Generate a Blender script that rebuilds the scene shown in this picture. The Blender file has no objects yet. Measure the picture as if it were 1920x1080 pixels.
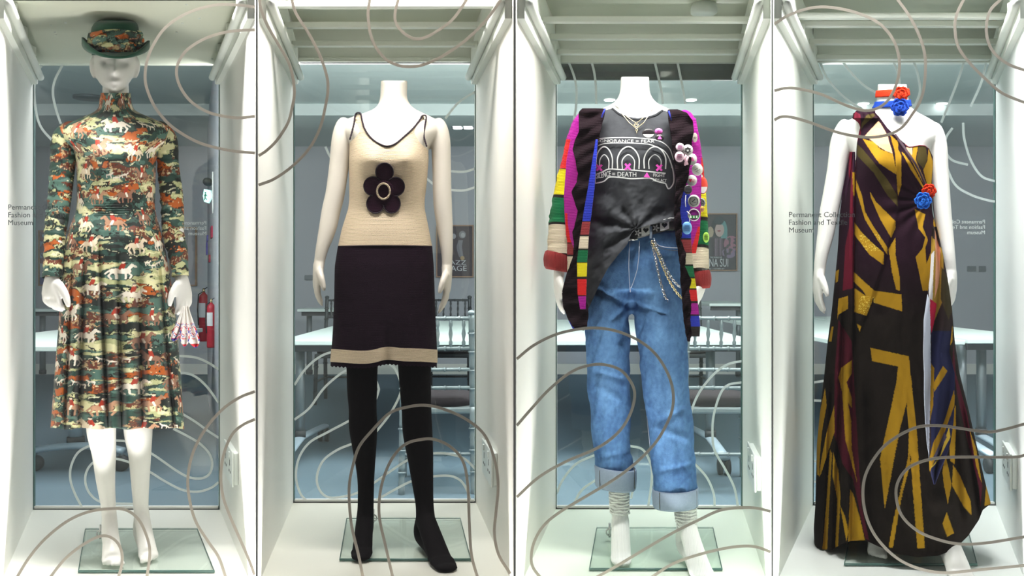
import bpy, bmesh, math, random
import numpy as np
from mathutils import Vector, Matrix

random.seed(7)
rng = np.random.default_rng(7)
S = bpy.context.scene
C = S.collection

# ------------------------------------------------------------------ camera, world, lights, exposure
F = 1800.0            # focal length in pixels of the 1920 wide frame
HY = 520.0            # horizon row
ZC = 0.93             # eye height above the display floors
RF = -0.18            # floor of the room behind
YF, YB = F / 631.0, F / 461.0      # front glass, rear glass
Y0 = F / 555.0        # mannequin plane

cam = bpy.data.cameras.new('camera')
camo = bpy.data.objects.new('camera', cam)
C.objects.link(camo)
cam.sensor_width = 36
cam.lens = 36 * F / 1920
cam.shift_y = -(540 - HY) / 1920
cam.clip_start = 0.05
camo.location = (0, 0, ZC)
camo.rotation_euler = (math.pi / 2, 0, 0)
S.camera = camo

W = bpy.data.worlds.new('world')
S.world = W
W.use_nodes = True
W.node_tree.nodes['Background'].inputs[0].default_value = (0.96, 0.98, 1.0, 1)
W.node_tree.nodes['Background'].inputs[1].default_value = 0.10
S.view_settings.view_transform = 'Standard'
S.view_settings.look = 'None'
S.view_settings.gamma = 1
S.view_settings.use_curve_mapping = False
S.view_settings.exposure = 0.0
S.cycles.max_bounces = 10
S.cycles.diffuse_bounces = 5
S.cycles.transparent_max_bounces = 24
S.cycles.caustics_reflective = False
S.cycles.caustics_refractive = False
S.cycles.sample_clamp_indirect = 4

# bays: vanishing x, back edge xs, front edge xs, back-floor row
CX = [247, 722, 1222, 1700]
XB = [(62, 412), (550, 892), (1042, 1392), (1524, 1867)]
XF = [(-8, 479), (484, 962), (968, 1446), (1450, 1928)]
YFL = [955, 942, 954, 947]
FZ = [ZC - (y - HY) / 461.0 for y in YFL]
TINT = [(1.0, 0.985, 0.965), (1.0, 0.965, 0.93), (0.99, 0.995, 0.955), (0.99, 0.995, 0.99)]
PW = [44, 26, 35, 37]


def area(name, loc, size, power, color, rot):
    l = bpy.data.lights.new(name, 'AREA')
    l.shape = 'RECTANGLE'
    l.size, l.size_y = size
    l.energy = power
    l.color = color
    o = bpy.data.objects.new(name, l)
    C.objects.link(o)
    o.location = loc
    o.rotation_euler = rot
    return o


def WX(px, Y):
    return (px - 960) / F * Y


def WZ(py, Y):
    return ZC + (HY - py) / F * Y


for i in range(4):
    xm = (XF[i][0] + XF[i][1]) / 2
    # lamp bar in the head of each case, just behind the front glass
    area('case_head_lamp', (WX(xm, YF + 0.08), YF + 0.08, ZC + 1.14), (0.66, 0.12), PW[i], TINT[i],
         (math.radians(26), 0, 0))
    # matching lamp in the trough under the front of the case floor
    area('case_trough_lamp', (WX(xm, YF + 0.038), YF + 0.038, ZC - 1.15), (0.66, 0.06), PW[i] * 0.6, TINT[i],
         (math.radians(140), 0, 0))
for xx in (-3.6, -1.2, 1.2, 3.6):  # extra area lights added out of view above the rear glass to brighten the room
    area('added_room_fill', (xx, 5.2, 2.40), (1.6, 2.0), 150, (1.0, 0.985, 0.985), (math.radians(14), 0, 0))
for xx in (-1.02, 0.01, 1.0):      # added upward fill, hidden behind the pillars, to brighten the room ceiling
    area('added_ceiling_fill', (xx, 4.25, 1.5), (0.2, 0.15), 60, (1.0, 0.985, 0.985), (math.radians(148), 0, 0))


# ------------------------------------------------------------------ materials
def lin(c):
    r = []
    for v in c[:3]:
        v = v / 255.0
        r.append(v / 12.92 if v <= 0.04045 else ((v + 0.055) / 1.055) ** 2.4)
    return tuple(r)


def mat(name, rgb=(200, 200, 200), rough=0.6, metal=0.0, bump=None, attr=False, sheen=0.0, spec=0.5,
        vary=0.0, vscale=30, emit=None, coat=0.0):
    m = bpy.data.materials.new(name)
    m.use_nodes = True
    nt = m.node_tree
    b = nt.nodes['Principled BSDF']
    b.inputs['Roughness'].default_value = rough
    b.inputs['Metallic'].default_value = metal
    b.inputs['Specular IOR Level'].default_value = spec
    if sheen:
        b.inputs['Sheen Weight'].default_value = sheen
    if coat:
        b.inputs['Coat Weight'].default_value = coat
        b.inputs['Coat Roughness'].default_value = 0.15
    tc = nt.nodes.new('ShaderNodeTexCoord')
    col = None
    if attr:
        a = nt.nodes.new('ShaderNodeVertexColor')
        a.layer_name = 'print'
        col = a.outputs[0]
    if vary:
        n = nt.nodes.new('ShaderNodeTexNoise')
        n.inputs['Scale'].default_value = vscale
        n.inputs['Detail'].default_value = 5
        nt.links.new(tc.outputs['Object'], n.inputs['Vector'])
        hsv = nt.nodes.new('ShaderNodeHueSaturation')
        mr = nt.nodes.new('ShaderNodeMapRange')
        mr.inputs[3].default_value = 1 - vary
        mr.inputs[4].default_value = 1 + vary
        nt.links.new(n.outputs[0], mr.inputs[0])
        nt.links.new(mr.outputs[0], hsv.inputs['Value'])
        if col:
            nt.links.new(col, hsv.inputs['Color'])
        else:
            hsv.inputs['Color'].default_value = (*lin(rgb), 1)
        col = hsv.outputs[0]
    if col:
        nt.links.new(col, b.inputs['Base Color'])
    else:
        b.inputs['Base Color'].default_value = (*lin(rgb), 1)
    if emit:
        b.inputs['Emission Color'].default_value = (*lin(rgb), 1)
        b.inputs['Emission Strength'].default_value = emit
    if bump:
        kind, sc, st = bump
        if kind == 'noise':
            n = nt.nodes.new('ShaderNodeTexNoise')
            n.inputs['Scale'].default_value = sc
            n.inputs['Detail'].default_value = 4
            nt.links.new(tc.outputs['Object'], n.inputs['Vector'])
            h = n.outputs[0]
        else:
            n = nt.nodes.new('ShaderNodeTexWave')
            n.wave_type = 'BANDS'
            n.bands_direction = 'Z' if kind == 'knit' else 'X'
            n.inputs['Scale'].default_value = sc
            n.inputs['Distortion'].default_value = 3.0
            n.inputs['Detail'].default_value = 2
            n.inputs['Detail Scale'].default_value = 6
            nt.links.new(tc.outputs['Object'], n.inputs['Vector'])
            h = n.outputs['Fac']
        bp = nt.nodes.new('ShaderNodeBump')
        bp.inputs['Strength'].default_value = st
        bp.inputs['Distance'].default_value = 0.002
        nt.links.new(h, bp.inputs['Height'])
        nt.links.new(bp.outputs[0], b.inputs['Normal'])
    return m


def glass_mat(name, tint, refl=1.0, ior=1.5):
    m = bpy.data.materials.new(name)
    m.use_nodes = True
    nt = m.node_tree
    nt.nodes.clear()
    out = nt.nodes.new('ShaderNodeOutputMaterial')
    mx = nt.nodes.new('ShaderNodeMixShader')
    t = nt.nodes.new('ShaderNodeBsdfTransparent')
    t.inputs[0].default_value = (*tint, 1)
    g = nt.nodes.new('ShaderNodeBsdfGlossy')
    g.inputs['Roughness'].default_value = 0.0
    g.inputs[0].default_value = (refl, refl, refl, 1)
    fr = nt.nodes.new('ShaderNodeFresnel')
    fr.inputs[0].default_value = ior
    geo = nt.nodes.new('ShaderNodeNewGeometry')
    mr = nt.nodes.new('ShaderNodeMapRange')
    mr.inputs[3].default_value = ior
    mr.inputs[4].default_value = 1 / ior
    nt.links.new(geo.outputs['Backfacing'], mr.inputs[0])
    nt.links.new(mr.outputs[0], fr.inputs[0])
    nt.links.new(fr.outputs[0], mx.inputs[0])
    nt.links.new(t.outputs[0], mx.inputs[1])
    nt.links.new(g.outputs[0], mx.inputs[2])
    nt.links.new(mx.outputs[0], out.inputs[0])
    return m


def film_mat(name, rgb, trans=0.5):
    m = bpy.data.materials.new(name)
    m.use_nodes = True
    nt = m.node_tree
    nt.nodes.clear()
    out = nt.nodes.new('ShaderNodeOutputMaterial')
    mx = nt.nodes.new('ShaderNodeMixShader')
    mx.inputs[0].default_value = trans
    d = nt.nodes.new('ShaderNodeBsdfDiffuse')
    t = nt.nodes.new('ShaderNodeBsdfTranslucent')
    d.inputs[0].default_value = (*lin(rgb), 1)
    t.inputs[0].default_value = (*lin(rgb), 1)
    nt.links.new(d.outputs[0], mx.inputs[1])
    nt.links.new(t.outputs[0], mx.inputs[2])
    nt.links.new(mx.outputs[0], out.inputs[0])
    return m


M = {}
M['laminate'] = [mat('white_laminate', c, 0.45, vary=0.015, vscale=3) for c in
                 ((236, 236, 230), (228, 226, 218), (230, 235, 226), (232, 236, 234))]
M['case_floor'] = [mat('case_floor_board', c, 0.4, vary=0.02, vscale=4) for c in
                   ((240, 241, 234), (232, 231, 220), (230, 240, 226), (234, 238, 234))]
M['head_board'] = mat('case_head_board', (205, 208, 190), 0.6, vary=0.03, vscale=6)
M['louvre'] = mat('white_louvre', (224, 228, 220), 0.5, vary=0.01)
M['front_glass'] = glass_mat('front_glass', (0.995, 0.995, 0.99), 0.7)
M['rear_glass'] = glass_mat('rear_glass', (0.95, 0.965, 0.965), 0.9, 1.55)
M['glass_edge'] = mat('green_glass_edge', (72, 104, 98), 0.3)
M['channel'] = mat('white_channel', (205, 222, 220), 0.5, vary=0.01)
M['dark_board'] = mat('dark_blind_board', (96, 100, 98), 0.7, vary=0.05, vscale=40)
M['film_front'] = film_mat('silver_film', (204, 199, 193), 0.66)
M['film_rear'] = film_mat('white_film', (236, 242, 242), 0.2)
M['film_text'] = film_mat('grey_letter_film', (170, 174, 176), 0.35)
M['plaster'] = mat('white_mannequin_paint', (228, 226, 222), 0.38, vary=0.01)
M['plaster_warm'] = mat('cream_mannequin_paint', (212, 206, 195), 0.38, vary=0.01)
M['chrome'] = mat('chrome', (200, 200, 200), 0.2, 1.0)
M['gold'] = mat('pale_gold', (215, 195, 150), 0.3, 1.0)
M['plastic'] = mat('white_plastic', (228, 234, 230), 0.35)
M['slot'] = mat('dark_slot', (70, 72, 72), 0.5)
M['room_wall'] = mat('room_wall_paint', (176, 182, 188), 0.8, vary=0.03, vscale=2)
M['room_ceiling'] = mat('room_ceiling_paint', (190, 202, 200), 0.8, vary=0.02, vscale=2)
M['carpet'] = mat('blue_grey_carpet', (92, 114, 126), 0.95, vary=0.12, vscale=60, bump=('noise', 300, 0.3))
M['table_top'] = mat('white_table_top', (226, 242, 236), 0.4, vary=0.01)
M['table_steel'] = mat('table_grey_steel', (118, 128, 132), 0.4, 0.5)
M['table_foot'] = mat('pale_table_foot', (180, 202, 214), 0.35, 0.3)
M['rubber'] = mat('dark_rubber', (36, 40, 44), 0.6)
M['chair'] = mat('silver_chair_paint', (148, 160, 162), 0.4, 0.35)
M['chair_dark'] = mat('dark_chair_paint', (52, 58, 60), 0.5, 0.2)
M['cushion'] = mat('dark_cushion', (38, 30, 34), 0.8, bump=('noise', 400, 0.3))
M['wood'] = mat('pale_oak_frame', (160, 132, 108), 0.6, vary=0.1, vscale=50)
M['print_flat'] = mat('poster_print', attr=True, rough=0.6)
M['fabric_print'] = mat('printed_dress_fabric', attr=True, rough=0.62, sheen=0.05, spec=0.35, bump=('noise', 260, 0.15))
M['felt'] = mat('green_felt', (16, 58, 42), 0.95, sheen=0.25, spec=0.1, vary=0.1, vscale=120, bump=('noise', 500, 0.3))
M['cream_knit'] = mat('cream_knit', (226, 206, 178), 0.9, spec=0.15, sheen=0.1, vary=0.13, vscale=230, bump=('knit', 75, 0.9))
M['dark_knit'] = mat('dark_glitter_knit', (28, 10, 26), 0.8, spec=0.1, vary=0.45, vscale=260, bump=('knit', 90, 0.8))
M['flower'] = mat('plum_knit', (44, 20, 36), 0.9, spec=0.1, vary=0.25, vscale=260, bump=('knit', 100, 0.7))
M['tights'] = mat('black_tights', (13, 9, 12), 0.8, spec=0.1)
M['tights_toe'] = mat('sheer_toe', (46, 36, 34), 0.7, spec=0.25)
M['tee'] = mat('charcoal_jersey', (68, 69, 73), 0.95, spec=0.05, vary=0.14, vscale=45, bump=('noise', 90, 0.35))
M['tee_print'] = mat('white_tee_print', (214, 214, 212), 0.8)
M['pink_print'] = mat('pink_tee_print', (232, 80, 190), 0.7)
M['denim'] = mat('blue_denim', attr=True, rough=0.85, spec=0.15, vary=0.22, vscale=90, bump=('noise', 260, 0.5))
M['denim_in'] = mat('pale_denim_reverse', (138, 152, 172), 0.9, spec=0.1, vary=0.12, vscale=150, bump=('noise', 400, 0.4))
M['stitch'] = mat('pale_stitching', (170, 175, 190), 0.8)
M['cardigan'] = mat('rib_knit_colours', attr=True, rough=0.9, spec=0.1, sheen=0.08, bump=('knit', 60, 0.8))
M['ruffle'] = mat('black_rib_knit', (26, 16, 21), 0.92, spec=0.06, bump=('knit', 55, 0.7))
M['cuff'] = mat('brick_red_rib', (138, 44, 44), 0.9, spec=0.1, sheen=0.1, bump=('knitx', 60, 0.8))
M['belt'] = mat('black_belt', (18, 18, 20), 0.4)
M['white'] = mat('white_enamel', (232, 232, 228), 0.4)
M['black'] = mat('black_enamel', (20, 18, 20), 0.4)
M['sock'] = mat('white_rib_sock', (232, 234, 232), 0.9, spec=0.1, bump=('knitx', 70, 0.5))
M['velvet'] = mat('devore_velvet_print', attr=True, rough=0.85, spec=0.08, bump=('noise', 150, 0.3))
M['wool_red'] = mat('orange_red_crochet', (186, 50, 24), 0.9, spec=0.1, bump=('noise', 350, 0.9))
M['wool_blue'] = mat('blue_crochet', (30, 64, 156), 0.9, spec=0.1, vary=0.2, vscale=200, bump=('noise', 350, 0.9))
M['wool_sky'] = mat('sky_blue_crochet', (38, 100, 190), 0.9, spec=0.1, vary=0.2, vscale=200, bump=('noise', 350, 0.9))
M['red_metal'] = mat('red_cylinder_paint', (168, 30, 50), 0.4)
M['dark_grey'] = mat('dark_grey_plastic', (52, 56, 60), 0.5)
M['lamp_glow'] = mat('lamp_glow', (255, 255, 255), 0.5, emit=9.0)
M['sign_glow'] = mat('lit_sign_face', (190, 255, 240), 0.5, emit=1.6)
M['sign_green'] = mat('green_sign_print', (0, 110, 85), 0.5)
M['kerchief'] = mat('printed_kerchief', attr=True, rough=0.8, spec=0.2)
M['lettering'] = mat('pale_letter_print', (205, 212, 215), 0.6)


# ------------------------------------------------------------------ object helpers
def tag(o, label=None, cat=None, group=None, kind=None):
    if label: o['label'] = label
    if cat: o['category'] = cat
    if group: o['group'] = group
    if kind: o['kind'] = kind
    return o


def empty(name, loc=(0, 0, 0), rz=0.0, label=None, cat=None, group=None, kind=None):
    o = bpy.data.objects.new(name, None)
    o.location = loc
    o.rotation_euler = (0, 0, rz)
    C.objects.link(o)
    return tag(o, label, cat, group, kind)


def mk(name, verts, faces, m, parent=None, smooth=True, cols=None, local=False, mats=None, midx=None):
    """verts in world space unless local; faces list or int array"""
    me = bpy.data.meshes.new(name)
    verts = np.asarray(verts, dtype=float).reshape(-1, 3)
    if parent is not None and not local:
        mw = parent_matrix(parent).inverted()
        A = np.array(mw.to_3x3())
        t = np.array(mw.translation)
        verts = verts @ A.T + t
    if isinstance(faces, np.ndarray):
        nf, k = faces.shape
        me.vertices.add(len(verts))
        me.vertices.foreach_set('co', verts.ravel())
        me.loops.add(nf * k)
        me.loops.foreach_set('vertex_index', faces.ravel().astype(np.int32))
        me.polygons.add(nf)
        me.polygons.foreach_set('loop_start', np.arange(0, nf * k, k, dtype=np.int32))
        me.polygons.foreach_set('loop_total', np.full(nf, k, dtype=np.int32))
        me.update(calc_edges=True)
        me.validate()
    else:
        me.from_pydata([tuple(v) for v in verts], [], faces)
        me.update()
    if smooth:
        me.polygons.foreach_set('use_smooth', [True] * len(me.polygons))
    if cols is not None:
        a = me.color_attributes.new('print', 'FLOAT_COLOR', 'POINT')
        c4 = np.ones((len(verts), 4))
        c4[:, :3] = cols
        a.data.foreach_set('color', c4.ravel())
    me.materials.append(m)
    o = bpy.data.objects.new(name, me)
    C.objects.link(o)
    if parent is not None:
        o.parent = parent
    return o


def parent_matrix(p):
    m = Matrix.LocRotScale(p.location, p.rotation_euler, p.scale)
    if p.parent:
        return parent_matrix(p.parent) @ m
    return m


def solid(o, t, off=0):
    md = o.modifiers.new('thickness', 'SOLIDIFY')
    md.thickness = t
    md.offset = off
    return o


def box_vf(x0, x1, y0, y1, z0, z1):
    v = [(x0, y0, z0), (x1, y0, z0), (x1, y1, z0), (x0, y1, z0), (x0, y0, z1), (x1, y0, z1), (x1, y1, z1), (x0, y1, z1)]
    f = [(0, 3, 2, 1), (4, 5, 6, 7), (0, 1, 5, 4), (1, 2, 6, 5), (2, 3, 7, 6), (3, 0, 4, 7)]
    return v, f


def box(name, b, m, parent=None, bevel=0.0, local=False):
    v, f = box_vf(*b)
    o = mk(name, v, f, m, parent, smooth=False, local=local)
    if bevel:
        md = o.modifiers.new('edge', 'BEVEL')
        md.width = bevel
        md.segments = 2
    return o


def prism(name, pts, z0, z1, m, parent=None, bevel=0.0):
    """plan polygon (ccw) extruded in z"""
    n = len(pts)
    v = [(p[0], p[1], z0) for p in pts] + [(p[0], p[1], z1) for p in pts]
    f = [tuple(range(n))[::-1], tuple(range(n, 2 * n))]
    f += [(i, (i + 1) % n, n + (i + 1) % n, n + i) for i in range(n)]
    o = mk(name, v, f, m, parent, smooth=False)
    if bevel:
        md = o.modifiers.new('edge', 'BEVEL')
        md.width = bevel
        md.segments = 2
    return o


def catmull(pts, n=8, closed=False):
    P = [np.array(p, dtype=float) for p in pts]
    L = len(P)
    out = []
    rngk = range(L if closed else L - 1)
    for i in rngk:
        if closed:
            p0, p1, p2, p3 = P[(i - 1) % L], P[i], P[(i + 1) % L], P[(i + 2) % L]
        else:
            p1, p2 = P[i], P[i + 1]
            p0 = P[i - 1] if i else 2 * p1 - p2
            p3 = P[i + 2] if i + 2 < L else 2 * p2 - p1
        for k in range(n):
            t = k / n
            out.append(0.5 * ((2 * p1) + (-p0 + p2) * t + (2 * p0 - 5 * p1 + 4 * p2 - p3) * t * t + (-p0 + 3 * p1 - 3 * p2 + p3) * t ** 3))
    if not closed:
        out.append(P[-1])
    return np.array(out)


def tube_vf(pts, radii, seg=12, ref=None, cap=True, closed=False):
    """swept tube; radii: float, list of float or list of (ra, rb); ref: axis for ra"""
    P = np.array(pts, dtype=float)
    n = len(P)
    if not hasattr(radii, '__len__'):
        radii = [radii] * n
    R = np.array([(r, r) if not hasattr(r, '__len__') else r for r in radii], dtype=float)
    if len(R) != n:
        t = np.linspace(0, 1, n)
        tt = np.linspace(0, 1, len(R))
        R = np.stack([np.interp(t, tt, R[:, 0]), np.interp(t, tt, R[:, 1])], 1)
    V = []
    a_prev = None
    for i in range(n):
        if closed:
            d = P[(i + 1) % n] - P[(i - 1) % n]
        else:
            d = P[min(i + 1, n - 1)] - P[max(i - 1, 0)]
        d = d / (np.linalg.norm(d) + 1e-12)
        if ref is not None:
            a = np.array(ref, dtype=float)
        elif a_prev is None:
            a = np.array([1.0, 0, 0]) if abs(d[0]) < 0.8 else np.array([0, 0, 1.0])
        else:
            a = a_prev
        a = a - d * a.dot(d)
        a /= (np.linalg.norm(a) + 1e-12)
        a_prev = a
        b = np.cross(d, a)
        for k in range(seg):
            t = 2 * math.pi * k / seg
            V.append(P[i] + a * (math.cos(t) * R[i, 0]) + b * (math.sin(t) * R[i, 1]))
    Fc = []
    m = n if closed else n - 1
    for i in range(m):
        for k in range(seg):
            a0 = i * seg + k
            a1 = i * seg + (k + 1) % seg
            j = (i + 1) % n
            Fc.append((a0, a1, j * seg + (k + 1) % seg, j * seg + k))
    if cap and not closed:
        Fc.append(tuple(range(seg))[::-1])
        Fc.append(tuple(range((n - 1) * seg, n * seg)))
    return V, Fc


class MB:
    def __init__(s):
        s.v, s.f = [], []

    def add(s, vf):
        k = len(s.v)
        s.v += [tuple(p) for p in vf[0]]
        s.f += [tuple(k + i for i in f) for f in vf[1]]
        return s

    def build(s, name, m, parent=None, smooth=True, local=False):
        return mk(name, s.v, s.f, m, parent, smooth, local=local)


def tube(name, pts, r, m, parent=None, seg=10, local=False, **k):
    v, f = tube_vf(pts, r, seg, **k)
    return mk(name, v, f, m, parent, True, local=local)


def lathe_vf(profile, seg=20, origin=(0, 0, 0)):
    """profile list of (r, z)"""
    V, Fc = [], []
    for r, z in profile:
        for k in range(seg):
            t = 2 * math.pi * k / seg
            V.append((origin[0] + r * math.cos(t), origin[1] + r * math.sin(t), origin[2] + z))
    for i in range(len(profile) - 1):
        for k in range(seg):
            Fc.append((i * seg + k, i * seg + (k + 1) % seg, (i + 1) * seg + (k + 1) % seg, (i + 1) * seg + k))
    Fc.append(tuple(range(seg))[::-1])
    Fc.append(tuple(range((len(profile) - 1) * seg, len(profile) * seg)))
    return V, Fc


def sphere_vf(c, r, sz=(1, 1, 1), seg=14):
    prof = [(max(1e-4, math.sin(t)) * r, -math.cos(t) * r) for t in np.linspace(0, math.pi, seg // 2 + 2)]
    V, Fc = lathe_vf(prof, seg)
    V = [(c[0] + v[0] * sz[0], c[1] + v[1] * sz[1], c[2] + v[2] * sz[2]) for v in V]
    return V, Fc


_fontcache = {}


def text_vf(s, depth=0.0):
    """flat text mesh: returns verts Nx2 normalised so cap run starts at x=0, width w"""
    if s in _fontcache:
        return _fontcache[s]
    cu = bpy.data.curves.new('lettering', 'FONT')
    cu.body = s
    cu.size = 1
    cu.resolution_u = 3
    o = bpy.data.objects.new('lettering', cu)
    C.objects.link(o)
    bpy.context.view_layer.update()
    dg = bpy.context.evaluated_depsgraph_get()
    me = bpy.data.meshes.new_from_object(o.evaluated_get(dg))
    v = np.array([tuple(p.co)[:2] for p in me.vertices])
    f = [tuple(p.vertices) for p in me.polygons]
    bpy.data.objects.remove(o)
    bpy.data.meshes.remove(me)
    _fontcache[s] = (v, f)
    return v, f


# ------------------------------------------------------------------ the figure frame of each bay
class Frame:
    """a figure stands on a plane square to the line of sight into its bay"""

    def __init__(s, bay, xc):
        s.bay = bay
        th = math.atan2(xc - 960, F)
        s.th = th
        s.R = Y0 / math.cos(th)
        s.n = np.array([math.sin(th), math.cos(th), 0])
        s.ex = np.array([math.cos(th), -math.sin(th), 0])
        s.pxm = s.R * math.cos(th) ** -1 * math.cos(th) / (F / math.cos(th))  # metres per pixel (approx.)
        s.base = s.P(xc, HY, 0)
        s.base[2] = FZ[bay]

    def P(s, px, py, d):
        px, py, d = np.broadcast_arrays(np.asarray(px, float), np.asarray(py, float), np.asarray(d, float))
        rx = (px - 960) / F
        rz = (HY - py) / F
        t = (s.R + d) / (s.n[0] * rx + s.n[1])
        return np.stack([rx * t, t, ZC + rz * t], -1)

    def m(s, px):          # pixels to metres at the figure
        return px / 555.0

    def floor_row(s, px, d):
        """row at which the display floor is met"""
        rx = (px - 960) / F
        t = (s.R + d) / (s.n[0] * rx + s.n[1])
        return HY + (ZC - FZ[s.bay]) / t * F


class Surf:
    """stack of superellipse sections: rows (y, xL, xR, front depth, back depth, centre depth)"""

    def __init__(s, fr, rows, n=2.2, bumps=(), smooth=4):
        rows = np.array(rows, dtype=float)
        ys = np.arange(rows[0, 0], rows[-1, 0] + 0.5, 1.0)
        cols = [np.interp(ys, rows[:, 0], rows[:, k]) for k in range(1, 6)]
        out = []
        for c in cols:
            k = int(smooth)
            if k:
                pad = np.concatenate([np.full(k, c[0]) - (np.arange(k, 0, -1)) * (c[1] - c[0]), c,
                                      np.full(k, c[-1]) + np.arange(1, k + 1) * (c[-1] - c[-2])])
                for _ in range(2):
                    pad = np.convolve(np.concatenate([np.full(k, pad[0]), pad, np.full(k, pad[-1])]),
                                      np.ones(2 * k + 1) / (2 * k + 1), 'valid')
                c = pad[k:-k]
            out.append(c)
        s.ys, s.c, s.fr, s.n, s.bumps = ys, out, fr, n, bumps

    def at(s, y):
        return [np.interp(y, s.ys, c) for c in s.c]

    def pt(s, phi, y, lift=0.0, disp=None):
        """phi: 0 = right side, pi/2 = front, pi = left side"""
        xl, xr, df, db, dc = s.at(y)
        xc, hw = (xl + xr) / 2, (xr - xl) / 2
        c, sn = np.cos(phi), np.sin(phi)
        e = 2 / s.n
        ux = np.sign(c) * np.abs(c) ** e
        uy = np.abs(sn) ** e
        px = xc + ux * (hw + lift * 555)
        d = np.where(sn >= 0, dc - uy * (df + lift), dc + uy * (db + lift))
        front = np.clip(sn, 0, 1)
        for (bx, by, sx, sy, a) in s.bumps:
            d = d - a * front * np.exp(-((px - bx) / sx) ** 2 - ((y - by) / sy) ** 2)
        if disp is not None:
            dpx, dd = disp(px, y, phi)
            px = px + dpx
            d = d + dd
        return s.fr.P(px, y, d), px

    def front(s, px, py, lift=0.0):
        """point of the front surface seen at a pixel, lifted towards the viewer"""
        px = np.asarray(px, float)
        py = np.asarray(py, float)
        xl, xr, df, db, dc = s.at(py)
        xc, hw = (xl + xr) / 2, (xr - xl) / 2
        u = np.clip(np.abs((px - xc) / hw), 0, 1)
        d = dc - df * (1 - u ** s.n) ** (1 / s.n)
        fr = (1 - u ** 2) ** 0.5
        for (bx, by, sx, sy, a) in s.bumps:
            d = d - a * fr * np.exp(-((px - bx) / sx) ** 2 - ((py - by) / sy) ** 2)
        return s.fr.P(px, py, d - lift)

    def vf(s, nphi=40, step=6, lift=0.0):
        ys = np.arange(s.ys[0], s.ys[-1] + step * 0.5, step)
        ys[-1] = min(ys[-1], s.ys[-1])
        phi = np.linspace(0, 2 * math.pi, nphi, endpoint=False)
        PH, YY = np.meshgrid(phi, ys)
        V, _ = s.pt(PH.ravel(), YY.ravel(), lift)
        nr = len(ys)
        Fc = [(i * nphi + k, i * nphi + (k + 1) % nphi, (i + 1) * nphi + (k + 1) % nphi, (i + 1) * nphi + k)
              for i in range(nr - 1) for k in range(nphi)]
        Fc.append(tuple(range(nphi)))
        Fc.append(tuple(range((nr - 1) * nphi, nr * nphi))[::-1])
        return list(map(tuple, V)), Fc


def garment(name, S_, ytop, ybot, m, parent, ncol=220, nrow=120, lift=0.004, disp=None, paint=None, arc=True,
            thick=0.0, ends=False):
    """cloth shell over a Surf; ytop/ybot are rows or functions of (px, is_front)"""
    # denser columns in front
    a = np.linspace(0, math.pi, int(ncol * 0.68), endpoint=False)
    b = np.linspace(math.pi, 2 * math.pi, ncol - len(a), endpoint=False)
    phi = np.concatenate([a, b])
    ymid = 0.5 * (S_.ys[0] + S_.ys[-1])

    def getrow(fn, guess):
        if not callable(fn):
            return np.full(len(phi), float(fn))
        y = np.full(len(phi), guess)
        for _ in range(8):
            _, px = S_.pt(phi, y, lift)
            y = 0.5 * y + 0.5 * fn(px, np.sin(phi) >= 0)
        return y
    yt = getrow(ytop, S_.ys[0] + 30)
    yb = getrow(ybot, S_.ys[-1] - 30)
    t = np.linspace(0, 1, nrow)
    YY = yt[None, :] + (yb - yt)[None, :] * t[:, None]
    PH = np.broadcast_to(phi[None, :], YY.shape)
    V, px = S_.pt(PH.ravel(), YY.ravel(), lift, disp)
    nc = len(phi)
    i, k = np.meshgrid(np.arange(nrow - 1), np.arange(nc), indexing='ij')
    k2 = (k + 1) % nc
    Fc = np.stack([i * nc + k, (i + 1) * nc + k, (i + 1) * nc + k2, i * nc + k2], -1).reshape(-1, 4)
    cols = None
    if paint is not None:
        xl, xr, _, _, _ = S_.at(YY.ravel())
        hw = (xr - xl) / 2
        if arc:
            u = (xl + xr) / 2 - (PH.ravel() - math.pi / 2) * 70
        else:
            u = px
        cols = paint(u, YY.ravel(), PH.ravel())
    o = mk(name, V, Fc, m, parent, True, cols)
    if thick:
        solid(o, thick, 0)
    return o


def sheet(name, fr, rows, m, parent, ncol=40, nrow=80, depth=None, paint=None, thick=0.002, smooth=True):
    """cloth sheet between left and right edges; rows (y, xL, xR, dL, dR); depth(px, y, u) added"""
    rows = np.array(rows, dtype=float)
    ys = np.linspace(rows[0, 0], rows[-1, 0], nrow)
    xl, xr, dl, dr = [np.interp(ys, rows[:, 0], rows[:, k]) for k in range(1, 5)]
    u = np.linspace(0, 1, ncol)
    X = xl[:, None] + (xr - xl)[:, None] * u[None]
    D = dl[:, None] + (dr - dl)[:, None] * u[None]
    Yg = np.broadcast_to(ys[:, None], X.shape)
    U = np.broadcast_to(u[None], X.shape)
    if depth is not None:
        D = D + depth(X, Yg, U)
    V = fr.P(X.ravel(), Yg.ravel(), D.ravel())
    i, k = np.meshgrid(np.arange(nrow - 1), np.arange(ncol - 1), indexing='ij')
    Fc = np.stack([i * ncol + k, (i + 1) * ncol + k, (i + 1) * ncol + k + 1, i * ncol + k + 1], -1).reshape(-1, 4)
    cols = paint(X.ravel(), Yg.ravel(), None) if paint is not None else None
    o = mk(name, V, Fc, m, parent, smooth, cols)
    if thick:
        solid(o, thick, 0)
    return o


# --- colour helpers for prints
def inpoly(x, y, poly):
    P = np.array(poly, float)
    c = np.zeros(x.shape, bool)
    j = len(P) - 1
    for i in range(len(P)):
        xi, yi, xj, yj = P[i, 0], P[i, 1], P[j, 0], P[j, 1]
        with np.errstate(divide='ignore', invalid='ignore'):
            t = ((yi > y) != (yj > y)) & (x < (xj - xi) * (y - yi) / (yj - yi + 1e-12) + xi)
        c ^= t
        j = i
    return c


_perm = np.random.default_rng(3).random((256, 256))


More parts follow.
